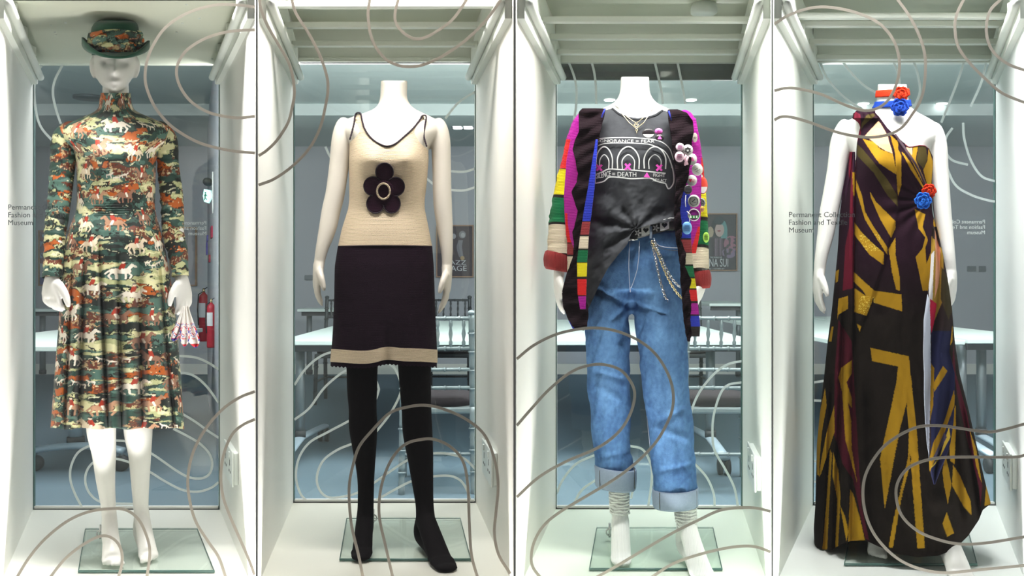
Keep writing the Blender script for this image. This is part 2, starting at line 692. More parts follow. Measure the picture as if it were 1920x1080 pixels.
def vnoise(x, y):
    xi, yi = np.floor(x).astype(int), np.floor(y).astype(int)
    fx, fy = x - xi, y - yi
    fx, fy = fx * fx * (3 - 2 * fx), fy * fy * (3 - 2 * fy)
    g = lambda a, b: _perm[a % 256, b % 256]
    return (g(xi, yi) * (1 - fx) + g(xi + 1, yi) * fx) * (1 - fy) + (g(xi, yi + 1) * (1 - fx) + g(xi + 1, yi + 1) * fx) * fy


def fbm(x, y, o=4):
    s, a, t = 0, 1.0, 0
    for k in range(o):
        ca, sa = math.cos(0.6 + 0.9 * k), math.sin(0.6 + 0.9 * k)
        s = s + a * vnoise((x * ca - y * sa) * 2 ** k + 17 * k + 500, (x * sa + y * ca) * 2 ** k + 31 * k + 500)
        t += a
        a *= 0.55
    return s / t


def put(col, mask, rgb):
    col[mask] = lin(rgb)


def seg_d(x, y, a, b):
    ax, ay = a
    bx, by = b
    dx, dy = bx - ax, by - ay
    t = np.clip(((x - ax) * dx + (y - ay) * dy) / (dx * dx + dy * dy + 1e-9), 0, 1)
    return np.hypot(x - ax - t * dx, y - ay - t * dy)


def hunt_print(u, y, ph=None):
    """countryside print: woods, streams, riders on horses and dogs"""
    w = (fbm(u / 11, y / 8, 3) - 0.5) * 22
    w2 = (fbm(u / 9 + 40, y / 7, 3) - 0.5) * 9
    col = np.empty((len(u), 3))
    col[:] = lin((34, 62, 54))
    n = fbm((u + w) / 34, (y + w2) / 14, 2)
    put(col, n > 0.56, (74, 104, 94))
    put(col, n < 0.36, (16, 24, 20))
    n = fbm((u + w) / 44 + 90, (y + w2) / 11 + 5, 2)
    put(col, n > 0.575, (28, 36, 28))
    put(col, n > 0.605, (174, 176, 130))
    put(col, n > 0.70, (214, 210, 164))
    n = fbm((u + w) / 32 + 200, (y + w2) / 15 + 50, 2)
    put(col, n > 0.675, (58, 32, 20))
    put(col, n > 0.70, (166, 82, 22))
    n = fbm((u + w * 1.3) / 22 + 300, (y + w2) / 16 + 150, 2)
    fine = fbm(u / 3.2, y / 3.2, 2)
    put(col, (n > 0.665) & (fine > 0.46), (96, 44, 24))
    put(col, (n > 0.66) & (fine < 0.38), (180, 150, 110))
    put(col, (n < 0.32) & (fine > 0.5), (18, 22, 18))
    put(col, (fbm((u + w) / 12, (y + w2) / 3.4 + 70, 2) > 0.80), (206, 204, 172))
    r = np.random.default_rng(5)
    for gy in range(190, 830, 44):
        for gx in range(-10, 470, 50):
            cx = gx + (25 if (gy // 44) % 2 else 0) + r.uniform(-8, 8)
            cy = gy + r.uniform(-8, 8)
            kind = r.integers(0, 4)
            sel = np.where((np.abs(u - cx) < 26) & (np.abs(y - cy) < 24))[0]
            fl = 1 if r.random() < 0.5 else -1
            hc = [(214, 196, 170), (170, 128, 100), (232, 222, 206), (140, 100, 80)][r.integers(0, 4)]
            if len(sel) == 0:
                continue
            X = (u[sel] - cx) * fl
            Yy = y[sel] - cy
            c = col[sel]
            if kind == 3:      # hounds
                for k in range(3):
                    ox, oy = -12 + 11 * k, (k % 2) * 5
                    q = seg_d(X, Yy, (ox, oy), (ox + 6, oy - 1)) < 1.5
                    for lx in (-1, 6):
                        q |= seg_d(X, Yy, (ox + lx, oy + 1), (ox + lx + 1, oy + 5)) < 0.7
                    q |= seg_d(X, Yy, (ox + 6, oy - 1), (ox + 9, oy - 4)) < 1.1
                    put(c, q, (228, 216, 200))
            else:
                tilt = (0, -3, 3)[kind]
                o_ = seg_d(X, Yy, (-8, 3), (6, 3 - tilt)) < 5.6
                put(c, o_, (60, 40, 30))
                q = seg_d(X, Yy, (-8, 3), (6, 3 - tilt)) < 4.8
                q |= seg_d(X, Yy, (6, 1 - tilt), (12, -8 - tilt)) < 2.7
                q |= seg_d(X, Yy, (12, -8 - tilt), (17, -5 - tilt)) < 1.9
                for a, b in (((-10, 6), (-13, 12)), ((-13, 12), (-10, 18)), ((-6, 6), (-5, 17)), ((6, 5), (11, 11)), ((11, 11), (9, 16)), ((4, 6), (4, 17))):
                    q |= seg_d(X, Yy, a, b) < 1.3
                q |= seg_d(X, Yy, (-12, 2), (-17, 8)) < 1.3
                put(c, q, hc)
                put(c, seg_d(X, Yy, (-1, -2), (1, -9)) < 3.0, (158, 44, 20))
                put(c, seg_d(X, Yy, (0, 0), (2, 6)) < 1.7, (238, 230, 214))
                put(c, seg_d(X, Yy, (1, -13), (2, -14)) < 2.0, (235, 214, 190))
                put(c, seg_d(X, Yy, (0, -16), (3, -16)) < 1.2, (24, 20, 18))
            col[sel] = c
    return col


# ------------------------------------------------------------------ setting: display cases
zt = ZC + 1.35
zb = -0.75


def wallpt(px, Y):
    return (WX(px, Y), Y)


names = ['wall_left', 'pillar', 'pillar', 'pillar', 'wall_right']
edges = [(None, 0), (0, 1), (1, 2), (2, 3), (3, None)]
YR = YB + 0.05
for nm, (l, r) in zip(names, edges):
    def ln(side, i, Y):
        xf, xb = XF[i][side], XB[i][side]
        Xf, Xb = WX(xf, YF), WX(xb, YB)
        return Xf + (Xb - Xf) * (Y - YF) / (YB - YF)
    ya, yb_ = YF - 0.012, YR
    if l is None:
        pts = [(ln(0, r, ya) - 0.5, ya), (ln(0, r, ya), ya), (ln(0, r, yb_), yb_), (ln(0, r, yb_) - 0.9, yb_)]
    elif r is None:
        pts = [(ln(1, l, ya), ya), (ln(1, l, ya) + 0.5, ya), (ln(1, l, yb_) + 0.9, yb_), (ln(1, l, yb_), yb_)]
    else:
        pts = [(ln(1, l, ya), ya), (ln(0, r, ya), ya), (ln(0, r, yb_), yb_), (ln(1, l, yb_), yb_)]
    mm = M['laminate'][l if l is not None else r]
    tag(prism(nm, pts, zb, zt, mm), kind='structure')


def side(i, s, Y):
    Xf, Xb = WX(XF[i][s], YF), WX(XB[i][s], YB)
    return Xf + (Xb - Xf) * (Y - YF) / (YB - YF)


CEZ = ZC + (HY - 118) / 461.0      # underside of the head boards
dirs_text = ['first', 'second', 'third', 'fourth']
RAILBOT = ZC + (HY - 163) / 461.0
for i in range(4):
    ya, yb_ = YF - 0.012, YR
    yt_ = (ZC - FZ[i]) * F / 563.0 - 0.008
    tag(box('trim_4', (side(i, 0, ya), side(i, 1, ya), ya - 0.0, ya + 0.004, FZ[i] - 0.35, FZ[i] - 0.02), M['louvre']), kind='structure')
    tag(box('trim_5', (side(i, 0, ya), side(i, 1, ya), ya, yt_ + 0.02, FZ[i] - 0.37, FZ[i] - 0.35), M['louvre']), kind='structure')
    tag(box('trim_6', (side(i, 0, yt_), side(i, 1, yt_), yt_ + 0.022, yt_ + 0.03, FZ[i] - 0.35, FZ[i] - 0.16), M['louvre']), kind='structure')
    tag(prism('floor', [(side(i, 0, yt_), yt_), (side(i, 1, yt_), yt_), (side(i, 1, yb_), yb_), (side(i, 0, yb_), yb_)],
              FZ[i] - 0.16, FZ[i], M['case_floor'][i]), kind='structure')
    head_z = CEZ + (0.0 if i == 0 else 0.16)
    yc_ = YF + 0.16
    tag(prism('ceiling', [(side(i, 0, yc_), yc_), (side(i, 1, yc_), yc_), (side(i, 1, yb_), yb_), (side(i, 0, yb_), yb_)],
              head_z, head_z + 0.02, M['head_board']), kind='structure')
    tag(box('trim_2', (side(i, 0, ya), side(i, 1, ya), ya, yc_ + 0.012, zt - 0.06, zt), M['louvre']), kind='structure')
    tag(box('trim_3', (side(i, 0, yc_), side(i, 1, yc_), yc_, yc_ + 0.012, head_z, zt - 0.06), M['louvre']), kind='structure')
    # side rails with stepped underside
    rails = []
    for s_ in (0, 1):
        sg = 1 if s_ == 0 else -1
        a0, a1 = YF + 0.02, YB - 0.02
        prof = [(a0, RAILBOT), (a1 - 0.03, RAILBOT), (a1, RAILBOT + 0.012), (a1, CEZ + 0.05), (a0, CEZ + 0.15)]
        V = []
        for off in (0.0, 0.022):
            for (yy, zz) in prof:
                V.append((side(i, s_, yy) + sg * off, yy, zz))
        n = len(prof)
        Fc = [tuple(range(n)), tuple(range(n, 2 * n))[::-1]] + [(k, (k + 1) % n, n + (k + 1) % n, n + k) for k in range(n)]
        o = mk('rail_board', V, Fc, M['louvre'], None, False)
        nm = ['left', 'right'][s_]
        tag(o, f'white board rail along the top {nm} side of the {dirs_text[i]} display case', 'rail')
        tube('conduit', [(side(i, s_, yy) + sg * 0.034, yy, RAILBOT + 0.03 + (a1 - yy) * 0.02) for yy in np.linspace(a0, a1 - 0.02, 6)],
             0.014, M['louvre'], o, 10)
        for q in range(3):
            yy = a1 - 0.28 - 0.29 * q
            V, f = box_vf(0, 0, 0, 0, 0, 0)
            xx = side(i, s_, yy)
            box('bracket', (min(xx, xx + sg * 0.03), max(xx, xx + sg * 0.03), yy - 0.03, yy + 0.03, CEZ - 0.035, CEZ + 0.0), M['louvre'], o, 0.003)
    if i == 0:
        sc = MB()
        for (px, py) in ((95, 47), (103, 60), (123, 42), (350, 8), (342, 43), (105, 65), (331, 60), (68, 112), (398, 110), (374, 34)):
            Yp = (CEZ - ZC) * F / (HY - py)
            sc.add(lathe_vf([(0.004, 0), (0.004, 0.002)], 8, (WX(px, Yp), Yp, CEZ - 0.002)))
        o = sc.build('screw_heads', M['plastic'], None)
        tag(o, 'small pale screw heads and chips in the ceiling board above the green hat', 'screws', kind='stuff')
    else:
        # louvre bars: rows of lower edge
        lows = {1: [12, 51, 86, 116], 2: [41, 73, 101], 3: [49, 82, 111]}[i]
        bz = ZC + 0.872
        for q, py in enumerate(lows):
            Yq = 0.872 * F / (HY - py)
            x0, x1 = side(i, 0, Yq) + 0.022, side(i, 1, Yq) - 0.022
            o = box('louvre_bar', (x0, x1, Yq, Yq + 0.03, bz, bz + 0.020), M['louvre'], None, 0.003)
            place = ['front', 'second', 'third', 'rear'][q] if len(lows) == 4 else ['front', 'middle', 'rear'][q]
            tag(o, f'white louvre bar over the {dirs_text[i]} display case, {place} one', 'louvre bar',
                f'louvre bars over the {dirs_text[i]} case')
        if i == 3:
            Yq = 0.872 * F / (HY - 36)
            o = box('louvre_bar', (side(i, 0, Yq) + 0.022, side(i, 1, Yq) - 0.022, Yq, Yq + 0.03, bz + 0.004, bz + 0.024), M['louvre'], None, 0.004)
            tag(o, 'white louvre bar close against the front bar over the black and yellow gown', 'louvre bar', 'louvre bars over the fourth case')
        zz = CEZ + 0.16
        V = [(side(i, 0, YB - 0.06) , YB - 0.03, bz + 0.05), (side(i, 1, YB - 0.06), YB - 0.03, bz + 0.05)]
        box('ceiling', (side(i, 0, YB), side(i, 1, YB), YB - 0.01, YB + 0.03, bz + 0.0, zz), M['louvre'])['kind'] = 'structure'
    # front and rear panes
    fg = box(f'window_{i + 1}', (WX(XF[i][0], YF) - 0.002, WX(XF[i][1], YF) + 0.002, YF - 0.010, YF - 0.002, zb + 0.6, zt), M['front_glass'])
    fg['kind'] = 'structure'
    rtop = CEZ + 0.01
    rg = box(f'window_{i + 5}', (WX(XB[i][0], YB) + 0.002, WX(XB[i][1], YB) - 0.002, YB, YB + 0.008, FZ[i] + 0.012, rtop), M['rear_glass'])
    rg['kind'] = 'structure'
    xl, xr = WX(XB[i][0], YB), WX(XB[i][1], YB)
    for s_, xx in ((0, xl), (1, xr)):
        box('glass_edge', (xx - 0.001 if s_ else xx, xx if s_ else xx + 0.001, YB - 0.001, YB + 0.009, FZ[i], rtop), M['glass_edge'], rg)
        box('seal_strip', (xx - 0.004 if s_ else xx + 0.001, xx - 0.001 if s_ else xx + 0.004, YB - 0.002, YB + 0.012, FZ[i], rtop), M['glass_edge'], rg)
    box('sill_channel', (xl + 0.006, xr - 0.006, YB - 0.004, YB + 0.012, FZ[i] + 0.003, FZ[i] + 0.013), M['white'], rg)
    box('sill_gasket', (xl, xr, YB - 0.008, YB + 0.012, FZ[i], FZ[i] + 0.004), M['slot'], rg)
    if i == 0:
        win_rear1, win_front1 = rg, fg
    if i == 2:
        o = box('blind_board', (xl - 0.02, xr + 0.02, YB + 0.02, YB + 0.035, ZC + (HY - 148) / 461.0, rtop + 0.1), M['dark_board'])
        tag(o, 'dark grey board behind the top of the rear glass in the third display case', 'board')
    M.setdefault('fg', []).append(fg)
    M.setdefault('rg', []).append(rg)


def ribbon(parent, pts, Y, w, m, name='vinyl_line'):
    P = catmull(pts, 6)
    X = np.array([(WX(p[0], Y), WZ(p[1], Y)) for p in P])
    d = np.gradient(X, axis=0)
    d /= np.linalg.norm(d, axis=1)[:, None] + 1e-9
    nrm = np.stack([-d[:, 1], d[:, 0]], 1)
    A, B = X + nrm * w / 2, X - nrm * w / 2
    n = len(X)
    V = [(a[0], Y, a[1]) for a in A] + [(b[0], Y, b[1]) for b in B]
    V += [(a[0], Y + 0.0006, a[1]) for a in A] + [(b[0], Y + 0.0006, b[1]) for b in B]
    Fc = []
    for k in range(n - 1):
        Fc += [(k, k + 1, n + k + 1, n + k), (2 * n + k, 3 * n + k, 3 * n + k + 1, 2 * n + k + 1),
               (k, 2 * n + k, 2 * n + k + 1, k + 1), (n + k, n + k + 1, 3 * n + k + 1, 3 * n + k)]
    return mk(name, V, Fc, m, parent, False)


FRONT = {
    0: [[(478, 13), (440, 9), (400, 10), (350, 25), (310, 52), (287, 85), (276, 113), (272, 140), (275, 165), (290, 200), (315, 231), (345, 253), (380, 270), (430, 282), (478, 287)],
        [(478, 56), (450, 57), (420, 61), (385, 72), (355, 90), (338, 110), (331, 130), (333, 150), (343, 172), (360, 192), (385, 208), (410, 216), (445, 221), (478, 218)],
        [(478, 734), (450, 745), (420, 765), (392, 795), (370, 830), (357, 865), (352, 905), (357, 945), (368, 980), (390, 1015), (410, 1045), (424, 1085)],
        [(478, 786), (455, 797), (435, 815), (420, 850), (414, 890), (418, 930), (430, 965), (445, 1000), (465, 1045), (477, 1078)],
        [(30, 1085), (55, 1045), (85, 1010), (125, 978), (165, 960), (205, 954), (235, 956), (258, 972), (273, 1000), (281, 1035), (275, 1085)],
        [(92, 1085), (120, 1050), (150, 1025), (180, 1008), (200, 1005), (218, 1015), (228, 1035), (228, 1060), (221, 1085)]],
    1: [[(486, -5), (489, 15), (500, 45), (520, 80), (540, 115), (549, 145), (552, 175), (548, 200), (540, 230), (520, 262), (500, 282), (485, 292)],
        [(546, -5), (555, 25), (580, 65), (600, 105), (612, 140), (615, 165), (611, 195), (600, 240), (580, 278), (550, 310), (515, 335), (485, 347)],
        [(694, -5), (690, 30), (698, 75), (720, 108), (745, 122), (770, 125), (795, 121), (830, 105), (870, 78), (905, 45), (925, 20), (942, -5)],
        [(748, -5), (741, 22), (742, 42), (755, 60), (775, 72), (795, 71), (820, 58), (850, 35), (878, -5)],
        [(681, 1085), (672, 1040), (660, 990), (655, 945), (655, 910), (660, 880), (672, 840), (695, 810), (730, 775), (765, 763), (800, 760), (840, 770), (880, 790), (910, 818), (928, 865), (934, 910), (930, 960), (927, 1000), (935, 1040), (957, 1076)],
        [(737, 1085), (722, 1020), (712, 975), (711, 940), (718, 900), (735, 860), (760, 833), (790, 824), (815, 824), (845, 838), (868, 865), (877, 910), (880, 980), (884, 1040), (896, 1085)]],
    2: [[(969, 673), (1000, 648), (1040, 628), (1080, 618), (1120, 615), (1160, 622), (1200, 640), (1230, 665), (1252, 700), (1262, 735), (1260, 770), (1245, 805), (1225, 835), (1190, 870), (1150, 900), (1100, 930), (1050, 960), (1020, 985), (1002, 1015), (996, 1045), (1000, 1065), (1015, 1085)],
        [(969, 798), (995, 768), (1030, 730), (1070, 698), (1105, 685), (1135, 684), (1165, 695), (1185, 720), (1190, 745), (1180, 780), (1158, 812), (1120, 840), (1060, 866), (1010, 895), (969, 932)],
        [(1445, 959), (1420, 953), (1390, 952), (1350, 957), (1310, 975), (1260, 1000), (1200, 1035), (1150, 1065), (1110, 1087)],
        [(1445, 1035), (1420, 1026), (1395, 1024), (1360, 1028), (1310, 1040), (1260, 1058), (1215, 1087)]],
    3: [[(1452, 45), (1480, 28), (1520, 15), (1560, 14), (1610, 25), (1650, 45), (1675, 75), (1685, 105), (1686, 135), (1678, 165), (1665, 188), (1645, 203), (1620, 207), (1585, 197), (1540, 177), (1500, 167), (1475, 165), (1452, 170)],
        [(1452, 225), (1465, 219), (1485, 220), (1520, 230), (1570, 248), (1620, 257), (1660, 254), (1690, 240), (1710, 215), (1725, 190), (1733, 160), (1735, 110), (1725, 70), (1705, 30), (1680, -5)],
        [(1809, -5), (1793, 30), (1791, 60), (1798, 90), (1820, 120), (1850, 150), (1880, 175), (1925, 194)],
        [(1881, -5), (1858, 18), (1850, 45), (1852, 75), (1865, 100), (1890, 120), (1925, 133)],
        [(1925, 794), (1880, 806), (1850, 810), (1800, 803), (1760, 798), (1720, 801), (1680, 820), (1650, 845), (1625, 885), (1618, 925), (1625, 970), (1645, 1010), (1680, 1045), (1720, 1065), (1770, 1074), (1840, 1068), (1925, 1060)],
        [(1925, 852), (1900, 857), (1800, 857), (1750, 860), (1710, 873), (1688, 895), (1680, 925), (1690, 965), (1720, 995), (1760, 1012), (1800, 1020), (1850, 1018), (1925, 1006)]]}
REAR = {
    0: [[(78, 122), (66, 145), (65, 190), (75, 235), (102, 268)], [(117, 122), (103, 150), (99, 175), (105, 205), (114, 232)],
        [(330, 667), (365, 670), (390, 680), (410, 693)], [(330, 698), (360, 703), (385, 722), (410, 755)],
        [(335, 772), (365, 790), (390, 808), (410, 821)],
        [(154, 952), (140, 925), (132, 900), (133, 875), (145, 850), (165, 837), (190, 828), (216, 826), (245, 830), (285, 851), (330, 882), (355, 895), (378, 897), (393, 888), (398, 870), (392, 850), (375, 832), (352, 818), (325, 804)],
        [(250, 945), (215, 944), (186, 940), (168, 925), (160, 905), (162, 885), (174, 868), (195, 860), (216, 860), (243, 867), (281, 885), (305, 900), (340, 918), (370, 922), (395, 915), (410, 904)]],
    1: [[(552, 722), (570, 695), (595, 672), (625, 660), (680, 660), (730, 683), (745, 700), (752, 725), (748, 745), (730, 778), (705, 810)],
        [(552, 787), (580, 765), (610, 725), (650, 694), (680, 690), (700, 705), (709, 725), (709, 735), (700, 755), (670, 780), (615, 810), (580, 830), (560, 860), (555, 895), (563, 925), (577, 941)],
        [(700, 818), (658, 833), (630, 845), (605, 865), (594, 895), (600, 920), (618, 933), (650, 930), (672, 923), (700, 906), (730, 885), (762, 864), (790, 853), (813, 850), (840, 851), (870, 860), (891, 879)],
        [(705, 938), (740, 918), (770, 903), (800, 895), (840, 892), (862, 900), (875, 918), (883, 941)],
        [(891, 172), (860, 192), (835, 222)], [(820, 318), (846, 321), (870, 322), (891, 316)], [(800, 335), (820, 350), (846, 356), (870, 357), (891, 351)],
        [(610, 275), (620, 295), (640, 315)]],
    2: [[(1052, 102), (1065, 115), (1077, 145), (1081, 170), (1080, 200), (1076, 225)], [(1104, 102), (1113, 130), (1117, 160), (1118, 195)],
        [(1224, 102), (1231, 130), (1240, 170), (1243, 195)], [(1267, 102), (1273, 130), (1281, 170), (1285, 195)],
        [(1391, 677), (1365, 683), (1340, 700), (1315, 730), (1300, 760), (1290, 800)],
        [(1391, 717), (1365, 722), (1350, 740), (1338, 780), (1336, 815), (1340, 845), (1360, 880), (1377, 915), (1384, 952)],
        [(1180, 836), (1205, 843), (1220, 870), (1222, 900), (1215, 953)], [(1290, 855), (1303, 870), (1325, 895), (1338, 925), (1340, 952)],
        [(1118, 852), (1080, 870), (1055, 900), (1044, 925)], [(1120, 898), (1090, 920), (1073, 952)], [(1192, 895), (1183, 935)]],
    3: [[(1536, 113), (1550, 145), (1575, 175), (1600, 195), (1617, 204)], [(1578, 113), (1595, 135), (1620, 160), (1645, 175)],
        [(1674, 113), (1683, 135), (1687, 160), (1680, 190)], [(1712, 113), (1720, 135), (1725, 170), (1715, 200)],
        [(1808, 113), (1800, 140), (1785, 180), (1765, 230)], [(1850, 113), (1840, 155), (1820, 200)],
        [(1786, 240), (1774, 258), (1772, 280), (1785, 300), (1815, 309)], [(1806, 230), (1808, 260), (1820, 300), (1840, 330), (1866, 340)],
        [(1770, 300), (1790, 345), (1820, 365), (1850, 375), (1866, 378)],
        [(1526, 717), (1560, 712)], [(1526, 751), (1555, 752)], [(1526, 865), (1545, 865)], [(1526, 903), (1545, 903)]]}
for i in range(4):
    for c in FRONT[i]:
        ribbon(M['fg'][i], c, YF - 0.0005, 0.0085, M['film_front'])
    for c in REAR[i]:
        ribbon(M['rg'][i], c, YB - 0.0012, 0.0095, M['film_rear'])


def glass_text(parent, lines, x, y, width0, dy, Y, m, mirror=False):
    v0, _ = text_vf(lines[0])
    sc = width0 / (v0[:, 0].max() - v0[:, 0].min())
    for k, s_ in enumerate(lines):
        v, f = text_vf(s_)
        px = x + (v[:, 0] - 0.03) * sc * (-1 if mirror else 1)
        py = y + k * dy - v[:, 1] * sc
        V = [(WX(a, Y), Y, WZ(b, Y)) for a, b in zip(px, py)]
        o = mk('lettering', V, f, m, parent, False)
        solid(o, 0.0005)


LINES = ['Permanent Collection', 'Fashion and Textile', 'Museum']
glass_text(M['fg'][0], LINES, 15, 393, 122, 14.5, YF - 0.0008, M['film_text'])
glass_text(M['fg'][3], LINES, 1479, 407, 123, 14.5, YF - 0.0008, M['film_text'])
glass_text(M['rg'][0], LINES, 387, 421, 88, 10, YB - 0.0014, M['film_rear'], True)
glass_text(M['rg'][3], LINES, 1847, 419, 88, 10, YB - 0.0014, M['film_rear'], True)


# glass foot plates with spigot
PL = {0: (160, 370, 402, 147, 995, 1075), 1: (650, 863, 883, 637, 975, 1053), 2: (1119, 1337, 1354, 1105, 993, 1071), 3: (1598, 1812, 1832, 1583, 985, 1062)}
gplate = glass_mat('plate_glass', (0.965, 0.995, 0.98), 0.6, 1.25)
outfit = ['in the printed dress', 'in the cream and plum dress', 'in jeans and cardigan', 'in the black and yellow gown']
for i, (a, b, c, d, y0, y1) in PL.items():
    h = ZC - FZ[i]
    Ya, Yb2 = h * F / (y0 - HY), h * F / (y1 - HY)
    base = empty('foot_plate', (WX((c + d) / 2, Yb2), Yb2, FZ[i]))
    tag(base, f'green-edged glass foot plate under the mannequin {outfit[i]}', 'glass plate')
    q = [(WX(d, Yb2), Yb2), (WX(c, Yb2), Yb2), (WX(b, Ya), Ya), (WX(a, Ya), Ya)]
    prism('plate', q, FZ[i] + 0.001, FZ[i] + 0.011, gplate, base)
    # green cut edges
    for k in range(4):
        p, q2 = np.array(q[k]), np.array(q[(k + 1) % 4])
        tube('cut_edge', [(p[0], p[1], FZ[i] + 0.006), (q2[0], q2[1], FZ[i] + 0.006)], 0.0045 if k == 0 else 0.0016, M['glass_edge'], base, 6)
SP = {0: (188, 1008), 1: (700, 978), 2: (1143, 1005), 3: (1668, 1000)}
for i, (px, py) in SP.items():
    h = ZC - FZ[i]
    Yp = h * F / (py + 8 - HY)
    p = np.array([WX(px, Yp), Yp, FZ[i] + 0.011])
    o = empty('ankle_spigot', tuple(p))
    tag(o, f'small chrome spigot on the glass plate of the mannequin {outfit[i]}', 'fitting')
    tube('pin', [p, p + (0, 0, 0.05)], 0.004, M['chrome'], o, 10)
    c = [p + np.array([0.012 * math.cos(t), 0, 0.018 + 0.012 * math.sin(t)]) for t in np.linspace(0, 2 * math.pi, 16, endpoint=False)]
    tube('ring', c, 0.003, M['chrome'], o, 8, closed=True)

# sockets on the right-hand walls
for i, (x0, x1, py, w_) in enumerate([(430, 450, 866, 'first'), (915, 934, 866, 'second'), (1411, 1431, 874, 'third'), (1890, 1911, 872, 'fourth')]):
    def wy(px):
        A = (WX(XB[i][1], YB) - WX(XF[i][1], YF)) / (YB - YF)
        B = WX(XF[i][1], YF) - A * YF
        return B / ((px - 960) / F - A)
    Yn, Yf_ = wy(x1 - 1), wy(x0)
    Yn = max(Yn, YF + 0.1)
    if Yf_ < Yn + 0.1: Yf_ = Yn + 0.25
    ym = (Yn + Yf_) / 2
    hw = min((Yf_ - Yn) / 2, 0.14)
    A = np.array([side(i, 1, ym + 0.1) - side(i, 1, ym - 0.1), 0.2])
    A = A / np.linalg.norm(A)
    ang = math.atan2(A[1], A[0])
    zc_ = WZ(py, ym)
    o = empty('wall_socket', (side(i, 1, ym), ym, zc_), ang, f'white double power socket on the right wall of the {w_} display case', 'socket')
    # local x along the wall, local +y into the wall thickness is to the left; push out to the case side
    box('back_box', (-hw, hw, 0.0, 0.016, -0.055, 0.055), M['plastic'], o, 0.003, local=True)
    box('face_plate', (-hw - 0.004, hw + 0.004, 0.016, 0.022, -0.06, 0.06), M['plastic'], o, 0.002, local=True)
    for cx_ in (-hw * 0.5, hw * 0.5):
        mb = MB()
        for (dx, dz, a, b) in ((0, 0.012, 0.004, 0.01), (-0.02, -0.018, 0.008, 0.004), (0.02, -0.018, 0.008, 0.004)):
            mb.add(box_vf(cx_ + dx - a, cx_ + dx + a, 0.0215, 0.0228, dz - b, dz + b))
        mb.build('pin_holes', M['slot'], o, False, local=True)
        box('switch', (cx_ - 0.008, cx_ + 0.008, 0.022, 0.027, 0.03, 0.05), M['plastic'], o, 0.001, local=True)

# smoke detector in third case head
Yd = (CEZ + 0.13 - ZC) * F / (HY - 22)
o = mk('smoke_detector', *lathe_vf([(0.045, 0.16), (0.05, 0.14), (0.05, 0.125), (0.03, 0.112)], 24, (WX(1320, Yd), Yd, CEZ)), M['plastic'])
tag(o, 'round white smoke detector above the louvre bars of the third display case', 'detector')

# ------------------------------------------------------------------ the room behind
RC = RF + 2.61
RY = 11.0
tag(box('floor', (-7, 7.5, YR, RY + 0.1, RF - 0.05, RF), M['carpet']), kind='structure')
tag(box('ceiling', (-7, 7.5, YR, RY + 0.1, RC, RC + 0.05), M['room_ceiling']), kind='structure')
tag(box('wall_back', (-7, 7.5, RY, RY + 0.1, RF, RC), M['room_wall']), kind='structure')
tag(box('wall_left', (-7.1, -7, YR, RY, RF, RC), M['room_wall']), kind='structure')
tag(box('wall_right', (7.5, 7.6, YR, RY, RF, RC), M['room_wall']), kind='structure')
tag(box('baseboard_back', (-7, 7.5, RY - 0.02, RY, RF, RF + 0.12), M['louvre']), kind='structure')
tag(box('trim_1', (-7, 7.5, 8.3, 8.9, RC - 0.10, RC), M['room_ceiling']), kind='structure')
# partition with fire point at the right of the first case
pa, pb = np.array(wallpt(432, 4.3)), np.array(wallpt(389, 9.0))
pd = (pb - pa) / np.linalg.norm(pb - pa)
pn = np.array([-pd[1], pd[0]])            # towards the left side, into view
tag(prism('wall_partition', [tuple(pa), tuple(pa - pn * 0.1), tuple(pb - pn * 0.1), tuple(pb)], RF, RC, M['room_wall']), kind='structure')


def onpart(px):
    """Y on the partition face seen at column px"""
    r = (px - 960) / F
    # pa + t*pd : X = r*Y
    t = (r * pa[1] - pa[0]) / (pd[0] - r * pd[1])
    return t


def part_frame(px, py):
    t = onpart(px)
    p = pa + pd * t
    return np.array([p[0], p[1], WZ(py, p[1])])


def extinguisher(px, py0, py1, r, label):
    p = part_frame(px + 6, (py0 + py1) / 2)
    Yp = p[1]
    c = np.array([p[0], p[1]]) + pn * (r + 0.02)
    c = np.array([WX(px, Yp), Yp])
    zt_, zb_ = WZ(py0, Yp), WZ(py1, Yp)
    h = zt_ - zb_
    o = empty('fire_extinguisher', (c[0], c[1], zb_), 0, label, 'extinguisher')
    mk('cylinder', *lathe_vf([(r * 0.9, 0), (r, 0.01), (r, h * 0.80), (r * 0.85, h * 0.86), (r * 0.4, h * 0.90), (r * 0.3, h * 0.92)], 20), M['red_metal'], o, local=True)
    mk('valve', *lathe_vf([(r * 0.28, h * 0.9), (r * 0.28, h * 0.96), (r * 0.15, h)], 12), M['gold'], o, local=True)
    tube('lever', [(0, 0, h * 0.97), (r * 0.6, -r * 0.3, h * 1.0), (r * 1.1, -r * 0.5, h * 1.02)], r * 0.1, M['dark_grey'], o, 8, local=True)
    tube('hose', [(0, 0, h * 0.94), (-r * 1.0, -r * 0.4, h * 0.88), (-r * 1.15, -r * 0.5, h * 0.6), (-r * 0.9, -r * 0.7, h * 0.3)], r * 0.13, M['rubber'], o, 8, local=True)
    gap = float(np.dot(c - pa, pn))
    box('wall_bracket', (-0.012, 0.012, -0.01, 0.01, h * 0.70, h * 0.76), M['dark_grey'], o, local=True)
    tube('bracket_arm', [(0, 0, h * 0.73), (-pn[0] * (gap - 0.002), -pn[1] * (gap - 0.002), h * 0.73)], 0.010, M['dark_grey'], o, 8, local=True)
    v, f = lathe_vf([(r * 1.01, h * 0.45), (r * 1.01, h * 0.72)], 20)
    mk('label_panel', [v_ for v_ in v], f[:-2][9:17], M['lettering'], o, local=True)
    return o


extinguisher(396, 560, 652, 0.030, 'small red fire extinguisher, the lower and nearer of the two on the partition')
extinguisher(382, 540, 640, 0.045, 'red fire extinguisher with dark panel, the farther of the two on the partition')


